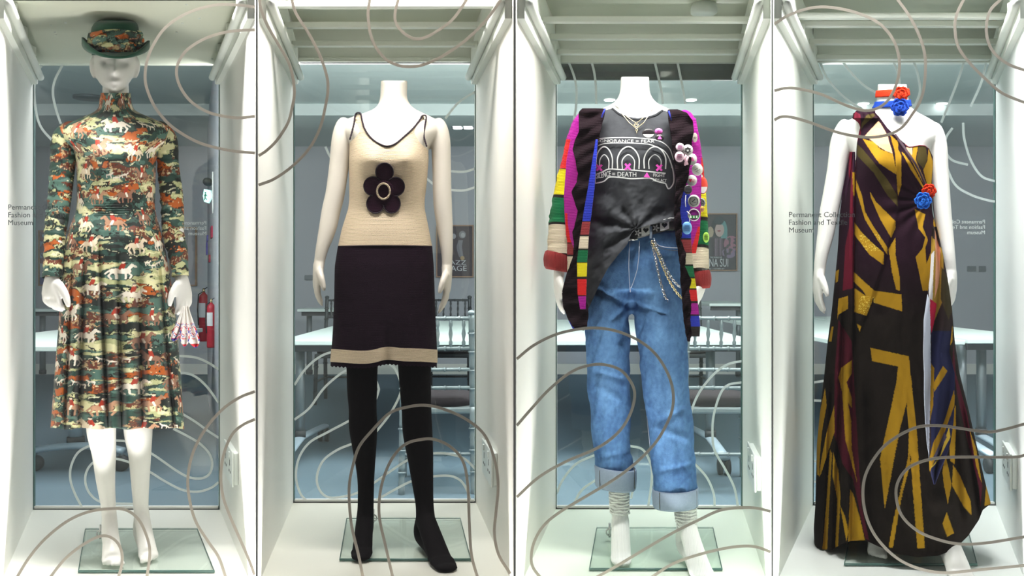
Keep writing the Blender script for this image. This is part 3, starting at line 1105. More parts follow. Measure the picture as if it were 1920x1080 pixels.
def wall_sign(px, py, w, h, m, label, name='safety_sign', lettering=None):
    p = part_frame(px, py)
    o = empty(name, tuple(p), math.atan2(pd[1], pd[0]), label, 'sign')
    box('panel', (-w / 2, w / 2, 0.0, 0.012, -h / 2, h / 2), m, o, local=True)
    return o


msign = mat('magenta_sign_print', (168, 36, 70), 0.5)
mpur = mat('violet_sign_print', (96, 96, 190), 0.5)
wall_sign(398, 436, 0.35, 0.085, msign, 'small magenta sign at head height on the partition beside the lit exit sign')
wall_sign(394, 485, 0.3, 0.06, msign, 'small dark red sign above the fire extinguishers')
wall_sign(390, 447, 0.25, 0.05, mpur, 'violet notice on the partition, upper of two')
wall_sign(389, 466, 0.25, 0.12, mpur, 'violet notice on the partition, lower of two')
# lit exit sign: hexagonal lantern standing off the partition, with dark round lamp above
pe = part_frame(398, 368)
Ye = pe[1]
o = empty('exit_sign', (WX(389, Ye), Ye, WZ(368, Ye)), 0, 'lit green and white exit sign projecting from the partition', 'sign')
k = Ye / F
hexo = [(-7 * k, 0), (-5 * k, 13 * k), (6 * k, 11 * k), (8 * k, -2 * k), (2 * k, -13 * k), (-5 * k, -10 * k)]
V = [(a, -0.02, b) for a, b in hexo] + [(a, 0.02, b) for a, b in hexo]
Fc = [tuple(range(6)), tuple(range(6, 12))[::-1]] + [(q, (q + 1) % 6, 6 + (q + 1) % 6, 6 + q) for q in range(6)]
mk('lit_panel', V, Fc, M['sign_glow'], o, False, local=True)
mb = MB()
for (a, b, c, d, w) in ((-3, 6, -1, 6, 1.6), (-2, 4, -3, -2, 1.2), (-3, -2, -4, -8, 0.8), (-3, -2, 0, -7, 0.8), (-2, 3, 1, 0, 0.7), (-2, 3, -5, 1, 0.7)):
    mb.add(tube_vf([(a * k, -0.021, b * k), (c * k, -0.021, d * k)], w * k, 6))
mb.build('running_figure', M['sign_green'], o, local=True)
o2 = mk('alarm_sounder', *lathe_vf([(0.0001, 0), (7 * k, 0.004), (8 * k, 0.03), (8 * k, 0.06)], 20), M['dark_grey'])
for v in o2.data.vertices:
    x, y, z = v.co
    v.co = (x, z, y)
o2.location = (WX(389, Ye), Ye - 0.03, WZ(341, Ye))
tag(o2, 'dark round sounder on the partition above the lit exit sign', 'alarm')
tube('cable', [part_frame(402, y_) + np.array([*(pn * 0.01), 0]) for y_ in (322, 345, 380, 400)], 0.006, M['plastic'])
tag(bpy.data.objects['cable'], 'white cable run on the partition beside the exit sign', 'cable')


# posters on the back wall
def poster(name, x0, x1, y0, y1, label, bg, draw, texts):
    Y = RY - 0.03
    o = empty(name, (WX((x0 + x1) / 2, Y), Y, WZ(y1, Y)), 0, label, 'poster')
    fw = 2.2 * Y / F
    X0, X1, Z0, Z1 = WX(x0, Y), WX(x1, Y), WZ(y1, Y), WZ(y0, Y)
    for b in ((X0, X1, Y - 0.02, Y + 0.02, Z0, Z0 + fw), (X0, X1, Y - 0.02, Y + 0.02, Z1 - fw, Z1),
              (X0, X0 + fw, Y - 0.02, Y + 0.02, Z0 + fw, Z1 - fw), (X1 - fw, X1, Y - 0.02, Y + 0.02, Z0 + fw, Z1 - fw)):
        box('frame_side', b, M['wood'], o)
    nx, ny = 120, int(120 * (y1 - y0) / (x1 - x0))
    gx, gy = np.meshgrid(np.linspace(x0 + 2.2, x1 - 2.2, nx), np.linspace(y0 + 2.2, y1 - 2.2, ny))
    gx, gy = gx.ravel(), gy.ravel()
    V = np.stack([WX(gx, Y), np.full_like(gx, Y), WZ(gy, Y)], 1)
    i_, k_ = np.meshgrid(np.arange(ny - 1), np.arange(nx - 1), indexing='ij')
    Fc = np.stack([i_ * nx + k_, (i_ + 1) * nx + k_, (i_ + 1) * nx + k_ + 1, i_ * nx + k_ + 1], -1).reshape(-1, 4)
    col = np.empty((len(gx), 3))
    col[:] = lin(bg)
    draw(col, gx, gy)
    sh = mk('printed_sheet', V, Fc, M['print_flat'], o, False, col)
    solid(sh, 0.004, 1)
    for (s_, tx, ty, tw, th, mm) in texts:
        v, f = text_vf(s_)
        w0 = v[:, 0].max() - v[:, 0].min()
        h0 = v[:, 1].max()
        px = tx + (v[:, 0] - v[:, 0].min()) / w0 * tw
        py = ty - v[:, 1] / h0 * th
        t_ = mk('title_lettering', [(WX(a, Y), Y - 0.008, WZ(b, Y)) for a, b in zip(px, py)], f, mm, o, False)
        solid(t_, 0.002)
    return o


def ell(gx, gy, cx, cy, rx, ry):
    return ((gx - cx) / rx) ** 2 + ((gy - cy) / ry) ** 2 < 1


def draw_sui(c, x, y):
    put(c, ell(x, y, 1348, 425, 14, 20), (40, 50, 56))
    put(c, ell(x, y, 1357, 440, 7, 26) & (x > 1351), (96, 150, 150))
    put(c, ell(x, y, 1349, 431, 8.5, 13) & (y > 421), (186, 168, 162))
    put(c, ell(x, y, 1348, 414, 9, 7), (52, 66, 74))
    put(c, ell(x, y, 1348, 433, 3.4, 1.3), (140, 60, 70))
    put(c, ell(x, y, 1332, 435, 6, 10), (176, 164, 140))
    put(c, (np.abs(x - 1347) < 13) & (y > 447) & (y < 482), (54, 48, 58))
    put(c, (np.abs(x - 1347) < 7) & (y > 447) & (y < 480) & (np.sin(x * 2.4) > 0.2), (140, 120, 140))
    n = vnoise(x / 4, y / 4)
    put(c, ell(x, y, 1371, 458, 14, 16) & (n > 0.45), (150, 104, 124))
    put(c, ell(x, y, 1367, 474, 13, 10) & (n > 0.6), (128, 112, 140))


poster('poster', 1296, 1382, 400, 508, 'framed dark poster with fringed portrait and tall lettering, seen past the cardigan sleeve',
       (66, 68, 74), draw_sui,
       [('THE WORLD OF', 1331, 484, 22, 3, M['lettering']), ('ANNA SUI', 1312, 500, 53, 15, M['lettering']),
        ('26 MAY - 1 OCTOBER 2017', 1324, 505, 34, 2.4, M['lettering'])])


def draw_jazz(c, x, y):
    put(c, ell(x, y, 867, 440, 6.5, 7), (128, 130, 136))
    put(c, ell(x, y, 868, 441, 4, 4.5), (170, 172, 176))
    put(c, ell(x, y, 851, 443, 4, 5), (160, 162, 166))
    put(c, inpoly(x, y, [(860, 450), (868, 450), (866, 462), (869, 482), (861, 482), (857, 470), (856, 462)]), (122, 124, 132))
    put(c, ell(x, y, 867, 484, 4, 4), (170, 148, 110))


poster('poster', 818, 888, 422, 520, 'framed dark poster with two pale dancing figures beside the cream dress mannequin',
       (66, 60, 66), draw_jazz, [('JAZZ', 838, 496, 36, 8, M['lettering']), ('AGE', 845, 508, 30, 10, M['lettering'])])


def draw_left(c, x, y):
    n = fbm(x / 7, y / 7, 3)
    put(c, (n > 0.5) & (y < 495), (146, 120, 126))
    put(c, (n < 0.42) & (y < 495), (150, 170, 190))
    put(c, (y > 494), (176, 188, 196))
    put(c, (y > 520), (78, 88, 140))


poster('poster', 73, 141, 432, 536, 'framed collage poster in mauve and blue behind the left sleeve of the printed dress', (120, 116, 128), draw_left,
       [('JUMPER', 79, 506, 50, 9, mat('blue_letter_print', (70, 86, 110), 0.6))])
poster('poster', 318, 369, 426, 536, 'framed grey poster behind the right sleeve of the printed dress', (120, 124, 132),
       lambda c, x, y: put(c, (x > 352), (150, 152, 160)), [])

# ceiling fittings
for i, (ps, py) in enumerate([((162, 309), 207), ((650, 795), 206), ((1143, 1296), 187), ((1619, 1766), 194)]):
    for k_, px in enumerate(ps):
        Yl = (RC - ZC - 0.005) * F / (HY - py)
        o = empty('ceiling_downlight', (WX(px, Yl), Yl, RC), 0,
                  f'round lit ceiling downlight through the {dirs_text[i]} case, {["left", "right"][k_]} of its pair', 'ceiling light', 'downlights in the room behind')
        r = 10 * Yl / F
        mk('lens', *lathe_vf([(r, -0.012), (r, -0.002)], 24), M['lamp_glow'], o, local=True)
        mk('trim_ring', *lathe_vf([(r * 1.12, -0.006), (r * 1.12, 0.0)], 24), M['plastic'], o, local=True)
for (x0, x1, y0, y1, lb) in ((843, 888, 229, 241, 'square four-lamp ceiling fitting above the right shoulder of the cream dress mannequin'),
                             (1034, 1080, 204, 216, 'square four-lamp ceiling fitting at the left of the cardigan outfit')):
    Ya, Yb2 = (RC - ZC - 0.03) * F / (HY - y0), (RC - ZC - 0.03) * F / (HY - y1)
    X0, X1 = WX(x0, Ya), WX(x1, Ya)
    o = empty('spotlight_panel', ((X0 + X1) / 2, (Ya + Yb2) / 2, RC), 0, lb, 'ceiling light')
    box('housing', (X0, X1, min(Ya, Yb2), max(Ya, Yb2), RC - 0.04, RC), M['table_steel'], o)
    for a in (0.27, 0.73):
        for b in (0.3, 0.7):
            mk('lamp', *lathe_vf([(0.045, -0.01), (0.045, 0.0)], 16, (X0 + (X1 - X0) * a, min(Ya, Yb2) + abs(Yb2 - Ya) * b, RC - 0.04)), M['lamp_glow'], o)
Yl = (RC - ZC) * F / (HY - 181)
mk('ceiling_speaker', *lathe_vf([(28 * Yl / F, -0.02), (29 * Yl / F, 0)], 32, (WX(167, Yl), Yl, RC)), M['table_steel'])
tag(bpy.data.objects['ceiling_speaker'], 'large round grey ceiling disc behind the neck of the printed dress mannequin', 'ceiling disc')
for (x0, x1, y0, y1, lb) in ((1813, 1829, 499, 509, 'double socket on the far wall, left of two behind the gown'), (1835, 1847, 499, 510, 'square socket on the far wall, right of two behind the gown'),
                             (572, 588, 516, 525, 'pale socket low on the far wall by the left hand of the cream dress mannequin')):
    Y = RY - 0.01
    o = box('wall_socket', (WX(x0, Y), WX(x1, Y), Y - 0.02, Y, WZ(y1, Y), WZ(y0, Y)), M['table_steel'], None, 0.004)
    tag(o, lb, 'socket')


# tables
def table(x0, x1, Ya, Yb2, ztop, label, legs, foot=True, seam=None):
    o = empty('table', (WX((x0 + x1) / 2, Ya), Ya, RF), 0, label, 'table')
    X0, X1 = WX(x0, Ya), WX(x1, Ya)
    box('table_top', (X0, X1, Ya, Yb2, ztop - 0.028, ztop), M['table_top'], o, 0.004)
    box('under_beam', (X0 + 0.03, X1 - 0.03, Ya + 0.06, Ya + 0.10, ztop - 0.07, ztop - 0.028), M['dark_grey'], o)
    for lx in legs:
        xx = WX(lx, Ya + 0.15)
        tube('leg', [(xx, Ya + 0.15, ztop - 0.04), (xx, Ya + 0.15, RF + 0.14)], 0.028, M['table_steel'], o, 14)
        tube('leg_collar', [(xx, Ya + 0.15, RF + 0.19), (xx, Ya + 0.15, RF + 0.15)], 0.034, M['rubber'], o, 14)
        if foot:
            pts = [(xx, Ya - 0.25, RF + 0.10), (xx, Ya + 0.0, RF + 0.13), (xx, Ya + 0.15, RF + 0.145), (xx, Ya + 0.6, RF + 0.12), (xx, Ya + 0.9, RF + 0.10)]
            ft = tube('foot_bar', pts, [(0.032, 0.016)] * 5, M['table_foot'], o, 12, ref=(1, 0, 0))
            for yy in (Ya - 0.22, Ya + 0.87):
                mb = MB()
                for s_ in (-0.022, 0.022):
                    v, f = lathe_vf([(0.001, -0.012), (0.045, -0.010), (0.045, 0.010), (0.001, 0.012)], 18)
                    mb.add(([(xx + s_ + z, yy + x, RF + 0.046 + y) for x, y, z in v], f))
                cs = mb.build('caster', M['rubber'], o)
                tube('caster_stem', [(xx, yy, RF + 0.05), (xx, yy, RF + 0.11)], 0.012, M['table_steel'], cs, 8)
    return o


TZ = RF + 0.74
t1 = empty('table', (WX(60, 5.15), 5.15, RF), 0, 'white table with curved pale foot on casters behind the printed dress', 'table')
box('table_top', (WX(-160, 5.15), WX(172, 5.15), 5.15, 7.0, TZ - 0.028, TZ), M['table_top'], t1, 0.004)
xx = WX(142, 5.55)
tube('leg', [(xx, 5.55, TZ - 0.03), (xx, 5.55, RF + 0.16)], 0.036, M['table_foot'], t1, 14)
tube('leg_collar', [(xx, 5.55, RF + 0.19), (xx, 5.55, RF + 0.15)], 0.048, M['rubber'], t1, 14)
tube('foot_bar', catmull([(WX(30, 5.5), 5.5, RF + 0.09), (WX(75, 5.5), 5.5, RF + 0.125), (WX(142, 5.5), 5.5, RF + 0.145), (WX(200, 5.5), 5.5, RF + 0.135), (WX(232, 5.5), 5.5, RF + 0.115)], 5),
     [(0.02, 0.035)] * 2, M['table_foot'], t1, 12, ref=(0, 0, 1))
for px in (66, 228):
    x_ = WX(px, 5.5)
    v, f = lathe_vf([(0.001, -0.02), (0.045, -0.018), (0.045, 0.018), (0.001, 0.02)], 18)
    cs = mk('caster', [(x_ + x, 5.5 + z, RF + 0.046 + y) for x, y, z in v], f, M['rubber'], t1)
    tube('caster_stem', [(x_, 5.5, RF + 0.05), (x_, 5.5, RF + 0.11)], 0.012, M['table_steel'], cs, 8)
table(552 - 30, 905, 5.62, 8.2, TZ, 'long white table crossing behind the knitted cream and plum dress', [563])
table(985, 1420, 5.62, 8.4, TZ, 'long white table crossing behind the jeans and cardigan outfit', [1332])
table(1560, 1810, 5.66, 9.0, TZ, 'white table behind the gown, left of the joint between two tables', [1823 - 20], foot=True)
table(1814, 1990, 5.70, 9.0, TZ + 0.004, 'white table on casters behind the gown, right of the joint between two tables', [1840])
table(40, 108, 9.4, 9.9, RF + 0.80, 'small distant desk behind the right hand of the printed dress mannequin', [80], foot=False)
table(557, 640, 9.4, 9.9, RF + 0.80, 'small distant desk by the left hand of the cream dress mannequin', [580], foot=False)
table(1330, 1410, 9.2, 10.2, RF + 0.86, 'distant white desk seen beyond the silver chair back in the third case', [1385], foot=False)


# chiavari chairs
def ringed(p0, p1, r, rings, seg=10):
    p0, p1 = np.array(p0, float), np.array(p1, float)
    pts, rad = [], []
    for k_ in range(rings + 1):
        for e, rr in ((0.0, r), (0.25, r), (0.5, r), (0.75, r)):
            t = (k_ + e) / (rings + 1)
            pts.append(p0 + (p1 - p0) * t); rad.append(rr)
        if k_ < rings:
            t = (k_ + 1) / (rings + 1)
            L = np.linalg.norm(p1 - p0)
            for dt, rr in ((-0.006, r), (-0.003, r * 1.3), (0.003, r * 1.3), (0.0065, r)):
                pts.append(p0 + (p1 - p0) * (t + dt / L)); rad.append(rr)
    pts.append(p1); rad.append(r)
    return tube_vf(pts, rad, seg)


def chiavari(name, loc, rz, label, paint, group='bamboo-style chairs in the room behind'):
    o = empty(name, loc, rz, label, 'chair', group)
    W2, zt_, zs = 0.185, 0.92, 0.44
    for s_ in (-1, 1):
        v, f = ringed((s_ * W2, -0.235, 0.0), (s_ * (W2 - 0.005), -0.19, zs), 0.017, 3)
        v2, f2 = ringed((s_ * (W2 - 0.005), -0.19, zs), (s_ * (W2 - 0.012), -0.24, zt_), 0.016, 4)
        mb = MB().add((v, f)).add((v2, f2))
        mb.add(sphere_vf((s_ * (W2 - 0.012), -0.242, zt_ + 0.008), 0.021, (1, 1, 0.7)))
        mb.build('back_post', paint, o, local=True)
        mb = MB().add(ringed((s_ * (W2 + 0.01), 0.20, 0.0), (s_ * (W2 + 0.0), 0.18, zs), 0.017, 3))
        mb.build('front_leg', paint, o, local=True)
        mb = MB().add(ringed((s_ * W2, -0.21, 0.20), (s_ * W2, 0.19, 0.20), 0.009, 2))
        mb.build('stretcher', paint, o, local=True)
    for z_, y_ in ((0.90, -0.238), (0.745, -0.223), (0.635, -0.212), (0.54, -0.202), (0.20, -0.212)):
        mk('rail', *ringed((-W2, y_, z_), (W2, y_, z_), 0.0095, 4), paint, o, local=True)
    for k_ in range(5):
        x_ = -W2 * 0.72 + k_ * W2 * 0.36
        pts = [(x_, -0.223, 0.745), (x_, -0.226, 0.775), (x_, -0.228, 0.79), (x_, -0.231, 0.82), (x_, -0.233, 0.85), (x_, -0.235, 0.865), (x_, -0.238, 0.90)]
        v, f = tube_vf(pts, [0.006, 0.010, 0.006, 0.011, 0.006, 0.010, 0.006], 8)
        mk('spindle', v, f, paint, o, local=True)
    box('seat_frame', (-0.20, 0.20, -0.20, 0.20, zs - 0.035, zs), paint, o, 0.01, local=True)
    v, f = lathe_vf([(0.001, zs), (0.20, zs), (0.212, zs + 0.02), (0.205, zs + 0.045), (0.15, zs + 0.055), (0.001, zs + 0.058)], 28)
    v = [(max(-0.2, min(0.2, x * 1.08)), max(-0.19, min(0.2, y * 1.05)), z) for x, y, z in v]
    mk('seat_cushion', v, f, M['cushion'], o, local=True)
    return o


def chair_at(px_, Yc, rz, label, paint):
    return chiavari('bamboo_chair', (WX(px_, Yc), Yc, RF), rz, label, paint)


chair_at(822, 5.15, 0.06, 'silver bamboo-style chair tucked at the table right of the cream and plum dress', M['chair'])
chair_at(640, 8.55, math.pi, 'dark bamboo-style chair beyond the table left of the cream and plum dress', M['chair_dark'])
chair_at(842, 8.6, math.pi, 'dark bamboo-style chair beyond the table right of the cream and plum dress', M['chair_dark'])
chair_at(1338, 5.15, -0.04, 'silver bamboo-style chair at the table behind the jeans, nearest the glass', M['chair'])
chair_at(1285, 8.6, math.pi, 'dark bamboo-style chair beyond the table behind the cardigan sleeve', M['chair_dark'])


# ------------------------------------------------------------------ mannequins
def union_body(name, pieces, m, parent, voxel=0.005, smooth_it=3):
    mb = MB()
    for p in pieces:
        mb.add(p)
    me = bpy.data.meshes.new(name)
    me.from_pydata(mb.v, [], mb.f)
    o = bpy.data.objects.new(name, me)
    C.objects.link(o)
    rm = o.modifiers.new('r', 'REMESH')
    rm.mode = 'VOXEL'
    rm.voxel_size = voxel
    sm = o.modifiers.new('s', 'SMOOTH')
    sm.factor = 0.5
    sm.iterations = smooth_it
    bpy.context.view_layer.update()
    dg = bpy.context.evaluated_depsgraph_get()
    ev = bpy.data.meshes.new_from_object(o.evaluated_get(dg))
    bpy.data.objects.remove(o)
    bpy.data.meshes.remove(me)
    ev.name = name
    mi = parent_matrix(parent).inverted()
    ev.transform(mi)
    ev.polygons.foreach_set('use_smooth', [True] * len(ev.polygons))
    ev.materials.clear()
    ev.materials.append(m)
    o = bpy.data.objects.new(name, ev)
    C.objects.link(o)
    o.parent = parent
    return o


def limb(fr, rows, seg=20, cap=True, hd=1.0):
    """rows (px, py, half width px, depth, [depth radius factor]) swept"""
    P, R = [], []
    for r in rows:
        P.append(tuple(fr.P(r[0], r[1], r[3])) + (r[2], r[4] if len(r) > 4 else hd))
    Q = catmull([np.array(p) for p in P], 6)
    pts = Q[:, :3]
    rad = [(q[3] / 555.0, q[3] * q[4] / 555.0) for q in Q]
    return tube_vf(pts, rad, seg, ref=fr.ex, cap=cap)


def hand(fr, w, k, tip, s=1.0, inward=1, spread=0.5, curl=1.0, grip=False):
    """w wrist (px,py,d), k knuckle centre (px,py,d), tip fingertip centre; returns pieces. inward=+1: towards +px"""
    out = []
    W_, K_, T_ = fr.P(*w), fr.P(*k), fr.P(*tip)
    axis = K_ - W_
    axis = axis / np.linalg.norm(axis)
    # hand breadth runs from front (index) to back (little finger)
    bd = fr.n * 0.85 + fr.ex * inward * (-spread)
    bd = bd - axis * bd.dot(axis)
    bd /= np.linalg.norm(bd)
    th = np.cross(axis, bd)
    # palm
    pts = [W_ - axis * 0.01, W_ + (K_ - W_) * 0.35, W_ + (K_ - W_) * 0.8, K_ + axis * 0.004]
    out.append(tube_vf(catmull(pts, 4), [(0.022 * s, 0.019 * s), (0.033 * s, 0.017 * s), (0.038 * s, 0.014 * s), (0.034 * s, 0.011 * s)], 16, ref=bd))
    L = np.linalg.norm(T_ - K_)
    for q, (off, ln_, r) in enumerate(((-0.028, 0.92, 0.0082), (-0.010, 1.0, 0.0085), (0.009, 0.95, 0.008), (0.026, 0.78, 0.0072))):
        b0 = K_ + bd * off * s - axis * 0.006
        d1 = (T_ - K_) / L
        bend = fr.ex * inward
        cur = (0.10 + 0.07 * q) * curl
        p1 = b0 + (axis * 0.6 + d1 * 0.4) * L * ln_ * 0.45
        p2 = p1 + (d1 + bend * cur) * L * ln_ * 0.32
        p3 = p2 + (d1 + bend * cur * 2.2) * L * ln_ * 0.22
        out.append(tube_vf(catmull([b0, p1, p2, p3], 5), [r * s * 1.1, r * s * 1.12, r * s, r * s * 0.95, r * s * 0.6], 10))
        out.append(sphere_vf(p3, r * s * 0.62, seg=10))
    # thumb leaves the side of the palm near its base
    tb = W_ + (K_ - W_) * 0.25 - bd * 0.024 * s
    t1_ = tb - bd * 0.018 * s + axis * 0.028 * s + fr.ex * inward * 0.008
    t2_ = t1_ - bd * 0.004 * s + axis * 0.026 * s + fr.ex * inward * 0.008
    t3_ = t2_ + axis * 0.016 * s + fr.ex * inward * 0.004
    out.append(tube_vf(catmull([tb, t1_, t2_, t3_], 5), [0.014 * s, 0.0115 * s, 0.0095 * s, 0.006 * s], 10))
    return out


def foot(fr, ankle, toe, w_toe, hw_ankle, toes=True, heel=0.035, inner=1):
    """ankle (px,py,d), toe tip (px,py,d); py of toe tip is the sole line"""
    A, T = fr.P(*ankle), fr.P(*toe)
    out = []
    zf = T[2]
    d = T - A
    dh = np.array([d[0], d[1], 0.0])
    Lh = np.linalg.norm(dh)
    dh = dh / Lh
    sd = np.cross(dh, (0, 0, 1))
    # instep from the ankle down to the toes
    hwm = hw_ankle / 555.0
    wt = w_toe / 555.0
    P1 = A + np.array([0, 0, 0.0])
    P2 = A + d * 0.35 + np.array([0, 0, -0.006])
    P3 = A + d * 0.68 + np.array([0, 0, -0.012])
    kb = 0.76 if toes else 0.80
    ball = np.array([A[0] + d[0] * kb, A[1] + d[1] * kb, zf + 0.017])
    kt = 0.86 if toes else 0.97
    tip = np.array([A[0] + d[0] * kt, A[1] + d[1] * kt, zf + 0.011])
    out.append(tube_vf(catmull([P1, P2, P3, ball, tip], 5), [(hwm, hwm * 1.05), (hwm * 1.05, hwm * 1.0), (wt * 0.93, 0.024), (wt * 1.0, 0.017), (wt * 0.92, 0.009)], 20, ref=sd))
    # heel and sole
    H = np.array([A[0] - dh[0] * 0.035, A[1] - dh[1] * 0.035, max(zf + heel + 0.018, A[2] - 0.07)])
    out.append(tube_vf(catmull([A - dh * 0.012, H, (H + ball) / 2 - np.array([0, 0, 0.002]), ball - np.array([0, 0, 0.004])], 5), [hwm * 0.95, hwm * 0.95, (hwm * 0.95, 0.018), (wt * 0.9, 0.013)], 16, ref=sd))
    if toes:
        for q, (ln_, r_) in enumerate(((1.0, 0.0088), (0.98, 0.0064), (0.93, 0.0062), (0.87, 0.006), (0.80, 0.0056))):
            o_ = inner * (-0.72 + (0, 0.42, 0.80, 1.14, 1.46)[q]) * wt
            b0 = tip + sd * o_ * 0.95 - dh * 0.012 + np.array([0, 0, 0.001])
            e = A + d * (ln_ * 0.985)
            e = np.array([e[0], e[1], zf + r_ * 0.95]) + sd * o_ * 1.04
            out.append(tube_vf(catmull([b0, (b0 + e) / 2 + np.array([0, 0, 0.004]), e], 4), [r_ * 0.9, r_ * 0.85, r_], 10))
            out.append(sphere_vf(e, r_ * 1.05, seg=10))
    else:
        out.append(sphere_vf(tip, 0.012, (wt / 0.012 * 0.9, wt / 0.012 * 0.9, 1), seg=14))
    return out


def torso_rows(rows):
    return rows


frs = [Frame(0, 219), Frame(1, 735), Frame(2, 1192), Frame(3, 1672)]

# ---- first figure
fr = frs[0]
m1 = empty('mannequin', tuple(fr.base), -fr.th, 'glossy white mannequin with featureless face standing in the long-sleeved printed dress and green hat', 'mannequin')
body = []
B1 = Surf(fr, [(178, 192, 241, .052, .055, .01), (205, 188, 245, .052, .055, .015), (215, 172, 262, .06, .06, .02), (226, 152, 282, .065, .065, .02),
               (245, 138, 298, .085, .085, .02), (300, 146, 289, .105, .10, .02), (345, 148, 288, .095, .09, .02), (392, 150, 286, .082, .085, .02),
               (420, 152, 284, .06, .08, .03), (470, 156, 280, .05, .08, .04), (530, 156, 280, .05, .08, .04)], 2.2,
          bumps=((187, 290, 24, 26, .030), (245, 290, 24, 26, .030)))
body.append(B1.vf(44, 6))
HD = Surf(fr, [(52, 196, 234, .03, .04, .02), (60, 184, 246, .055, .07, .02), (75, 176, 254, .078, .09, .02), (100, 173, 257, .088, .095, .02), (125, 174, 256, .086, .092, .015),
               (142, 179, 251, .082, .075, .01), (155, 186, 243, .078, .055, .005), (166, 196, 234, .066, .04, .0), (173, 207, 223, .045, .03, .0)], 2.1,
          bumps=((215, 134, 5.5, 7, .024), (215, 120, 4.5, 16, .012), (198, 118, 10, 7, -.016), (232, 118, 10, 7, -.016), (215, 152.5, 10, 3.6, .009),
                 (215, 167, 8, 5, .010), (215, 147, 6, 2, -.004)), smooth=2)
body.append(HD.vf(72, 2))
body.append(limb(fr, [(217, 140, 22, .04), (217, 165, 23, .03), (217, 185, 23.5, .02), (217, 215, 25, .02)], 24))
for s_, ex_ in ((-1, 174.5), (1, 256)):
    body.append(limb(fr, [(ex_ - s_ * 1, 110, 4, .01, 3.6), (ex_ + s_ * 1.5, 120, 5, .01, 3.2), (ex_ + s_ * 1, 134, 4.2, .01, 2.6), (ex_ - s_ * 3, 146, 3.0, .01, 2.0)], 12))
# arms (inside sleeves) and legs
LA = [(140, 254, 12, .02), (124, 270, 18, .02), (117, 310, 19, .02), (112, 365, 17, .015), (107, 410, 16.5, .01), (104, 455, 14, -.01), (101, 500, 11.5, -.025), (99, 524, 11, -.03)]
RA = [(292, 254, 12, .02), (308, 270, 17, .02), (316, 310, 18, .02), (322, 360, 17, .015), (326, 405, 16.5, .01), (331, 450, 14.5, -.01), (337, 500, 12, -.025), (340, 524, 11, -.03)]
body.append(limb(fr, LA))
body.append(limb(fr, RA))
body += hand(fr, (98, 524, -.03), (96, 556, -.035), (106, 586, -.045), 1.12, inward=1, spread=0.8, curl=1.8)
body += hand(fr, (341, 524, -.03), (346, 560, -.035), (342, 592, -.04), 1.05, inward=-1, spread=0.8, curl=1.4)
LL = [(190, 520, 30, .05, .7), (188, 640, 30, .05, .7), (189, 750, 27, .03, .8), (190, 806, 26, .02, 1.05), (195, 850, 21.5, .03, 1.2), (198, 900, 17, .03, 1.1), (203, 945, 13.5, .025), (205, 968, 13.5, .015)]
RL = [(246, 520, 30, .05, .7), (254, 640, 30, .05, .7), (258, 750, 27, .03, .8), (259, 806, 26, .02, 1.05), (262, 850, 21, .03, 1.2), (263, 900, 17, .03, 1.1), (264, 945, 14, .025), (266, 968, 14, .015)]
body.append(limb(fr, LL))
body.append(limb(fr, RL))
body += foot(fr, (205, 968, .015), (213, fr.floor_row(213, -.165) - 6, -.165), 19, 13.5)
body += foot(fr, (266, 968, .015), (282, fr.floor_row(282, -.155) - 6, -.155), 18, 14, inner=-1)
union_body('body', body, M['plaster'], m1, 0.0042)

# dress
D1 = Surf(fr, [(174, 190, 243, .056, .058, .01), (200, 187, 247, .057, .06, .015), (207, 184, 250, .057, .06, .015), (214, 170, 264, .064, .064, .02), (224, 146, 290, .074, .074, .02), (234, 122, 311, .082, .085, .02),
               (246, 114, 318, .092, .095, .02), (262, 116, 316, .098, .1, .02), (280, 138, 297, .105, .10, .02), (300, 144, 291, .11, .105, .02), (345, 146, 290, .10, .095, .02), (385, 146, 289, .09, .09, .02), (402, 142, 291, .092, .095, .02),
               (430, 130, 299, .11, .11, .02), (470, 121, 309, .12, .125, .02), (520, 116, 318, .13, .14, .02), (600, 112, 329, .145, .15, .02), (700, 104, 337, .16, .165, .02), (806, 96, 344, .175, .175, .02)], 2.3,
          bumps=((187, 290, 24, 26, .030), (245, 290, 24, 26, .030)))
GR = [((160, 424), (147, 806), 7, .085), ((183, 424), (203, 806), 4.5, .08), ((218, 460), (229, 806), 5.5, .10), ((257, 430), (268, 806), 8, .085), ((291, 424), (326, 806), 4, .06), ((140, 430), (121, 806), 4, .05)]


def disp1(px, y, phi):
    t = np.clip((y - 400) / 400, 0, 1)
    d = np.zeros_like(px)
    dx = np.zeros_like(px)
    fr_ = np.sin(phi)
    for (a, b, w, am) in GR:
        gx = a[0] + (b[0] - a[0]) * (y - a[1]) / (b[1] - a[1])
        on = np.clip((y - a[1] - 10) / 260, 0, 1) ** 0.8 * (fr_ > -0.05)
        g = np.exp(-((px - gx) / w) ** 2)
        d = d + am * g * on
        dx = dx - 0.35 * (px - gx) * g * on
    d = d + t * 0.012 * np.sin(px / 5.5 + y / 160) * fr_
    # back pleats
    back = fr_ < 0
    d = np.where(back, d + t * 0.02 * np.sin(phi * 14), d)
    # neck seam, waist gathers
    d = d + 0.0035 * np.exp(-((y - 207) / 1.6) ** 2)
    d = d + 0.0025 * np.exp(-((y - 392) / 9) ** 2) * np.sin(y * 1.4) * np.exp(-((px - 205) / 30) ** 2)
    d = d + 0.004 * (fbm(px / 22, y / 22, 3) - 0.5) * 2
    return dx, d


dress1 = empty('printed_dress', tuple(fr.base), -fr.th, 'long-sleeved high-neck midi dress printed with green and orange hunting scenes, pleated skirt', 'dress')
garment('bodice_and_skirt', D1, 174, lambda px, f: 804 + 1.6 * np.sin(px / 9.0), M['fabric_print'], dress1, 620, 560, 0.003, disp1, hunt_print)


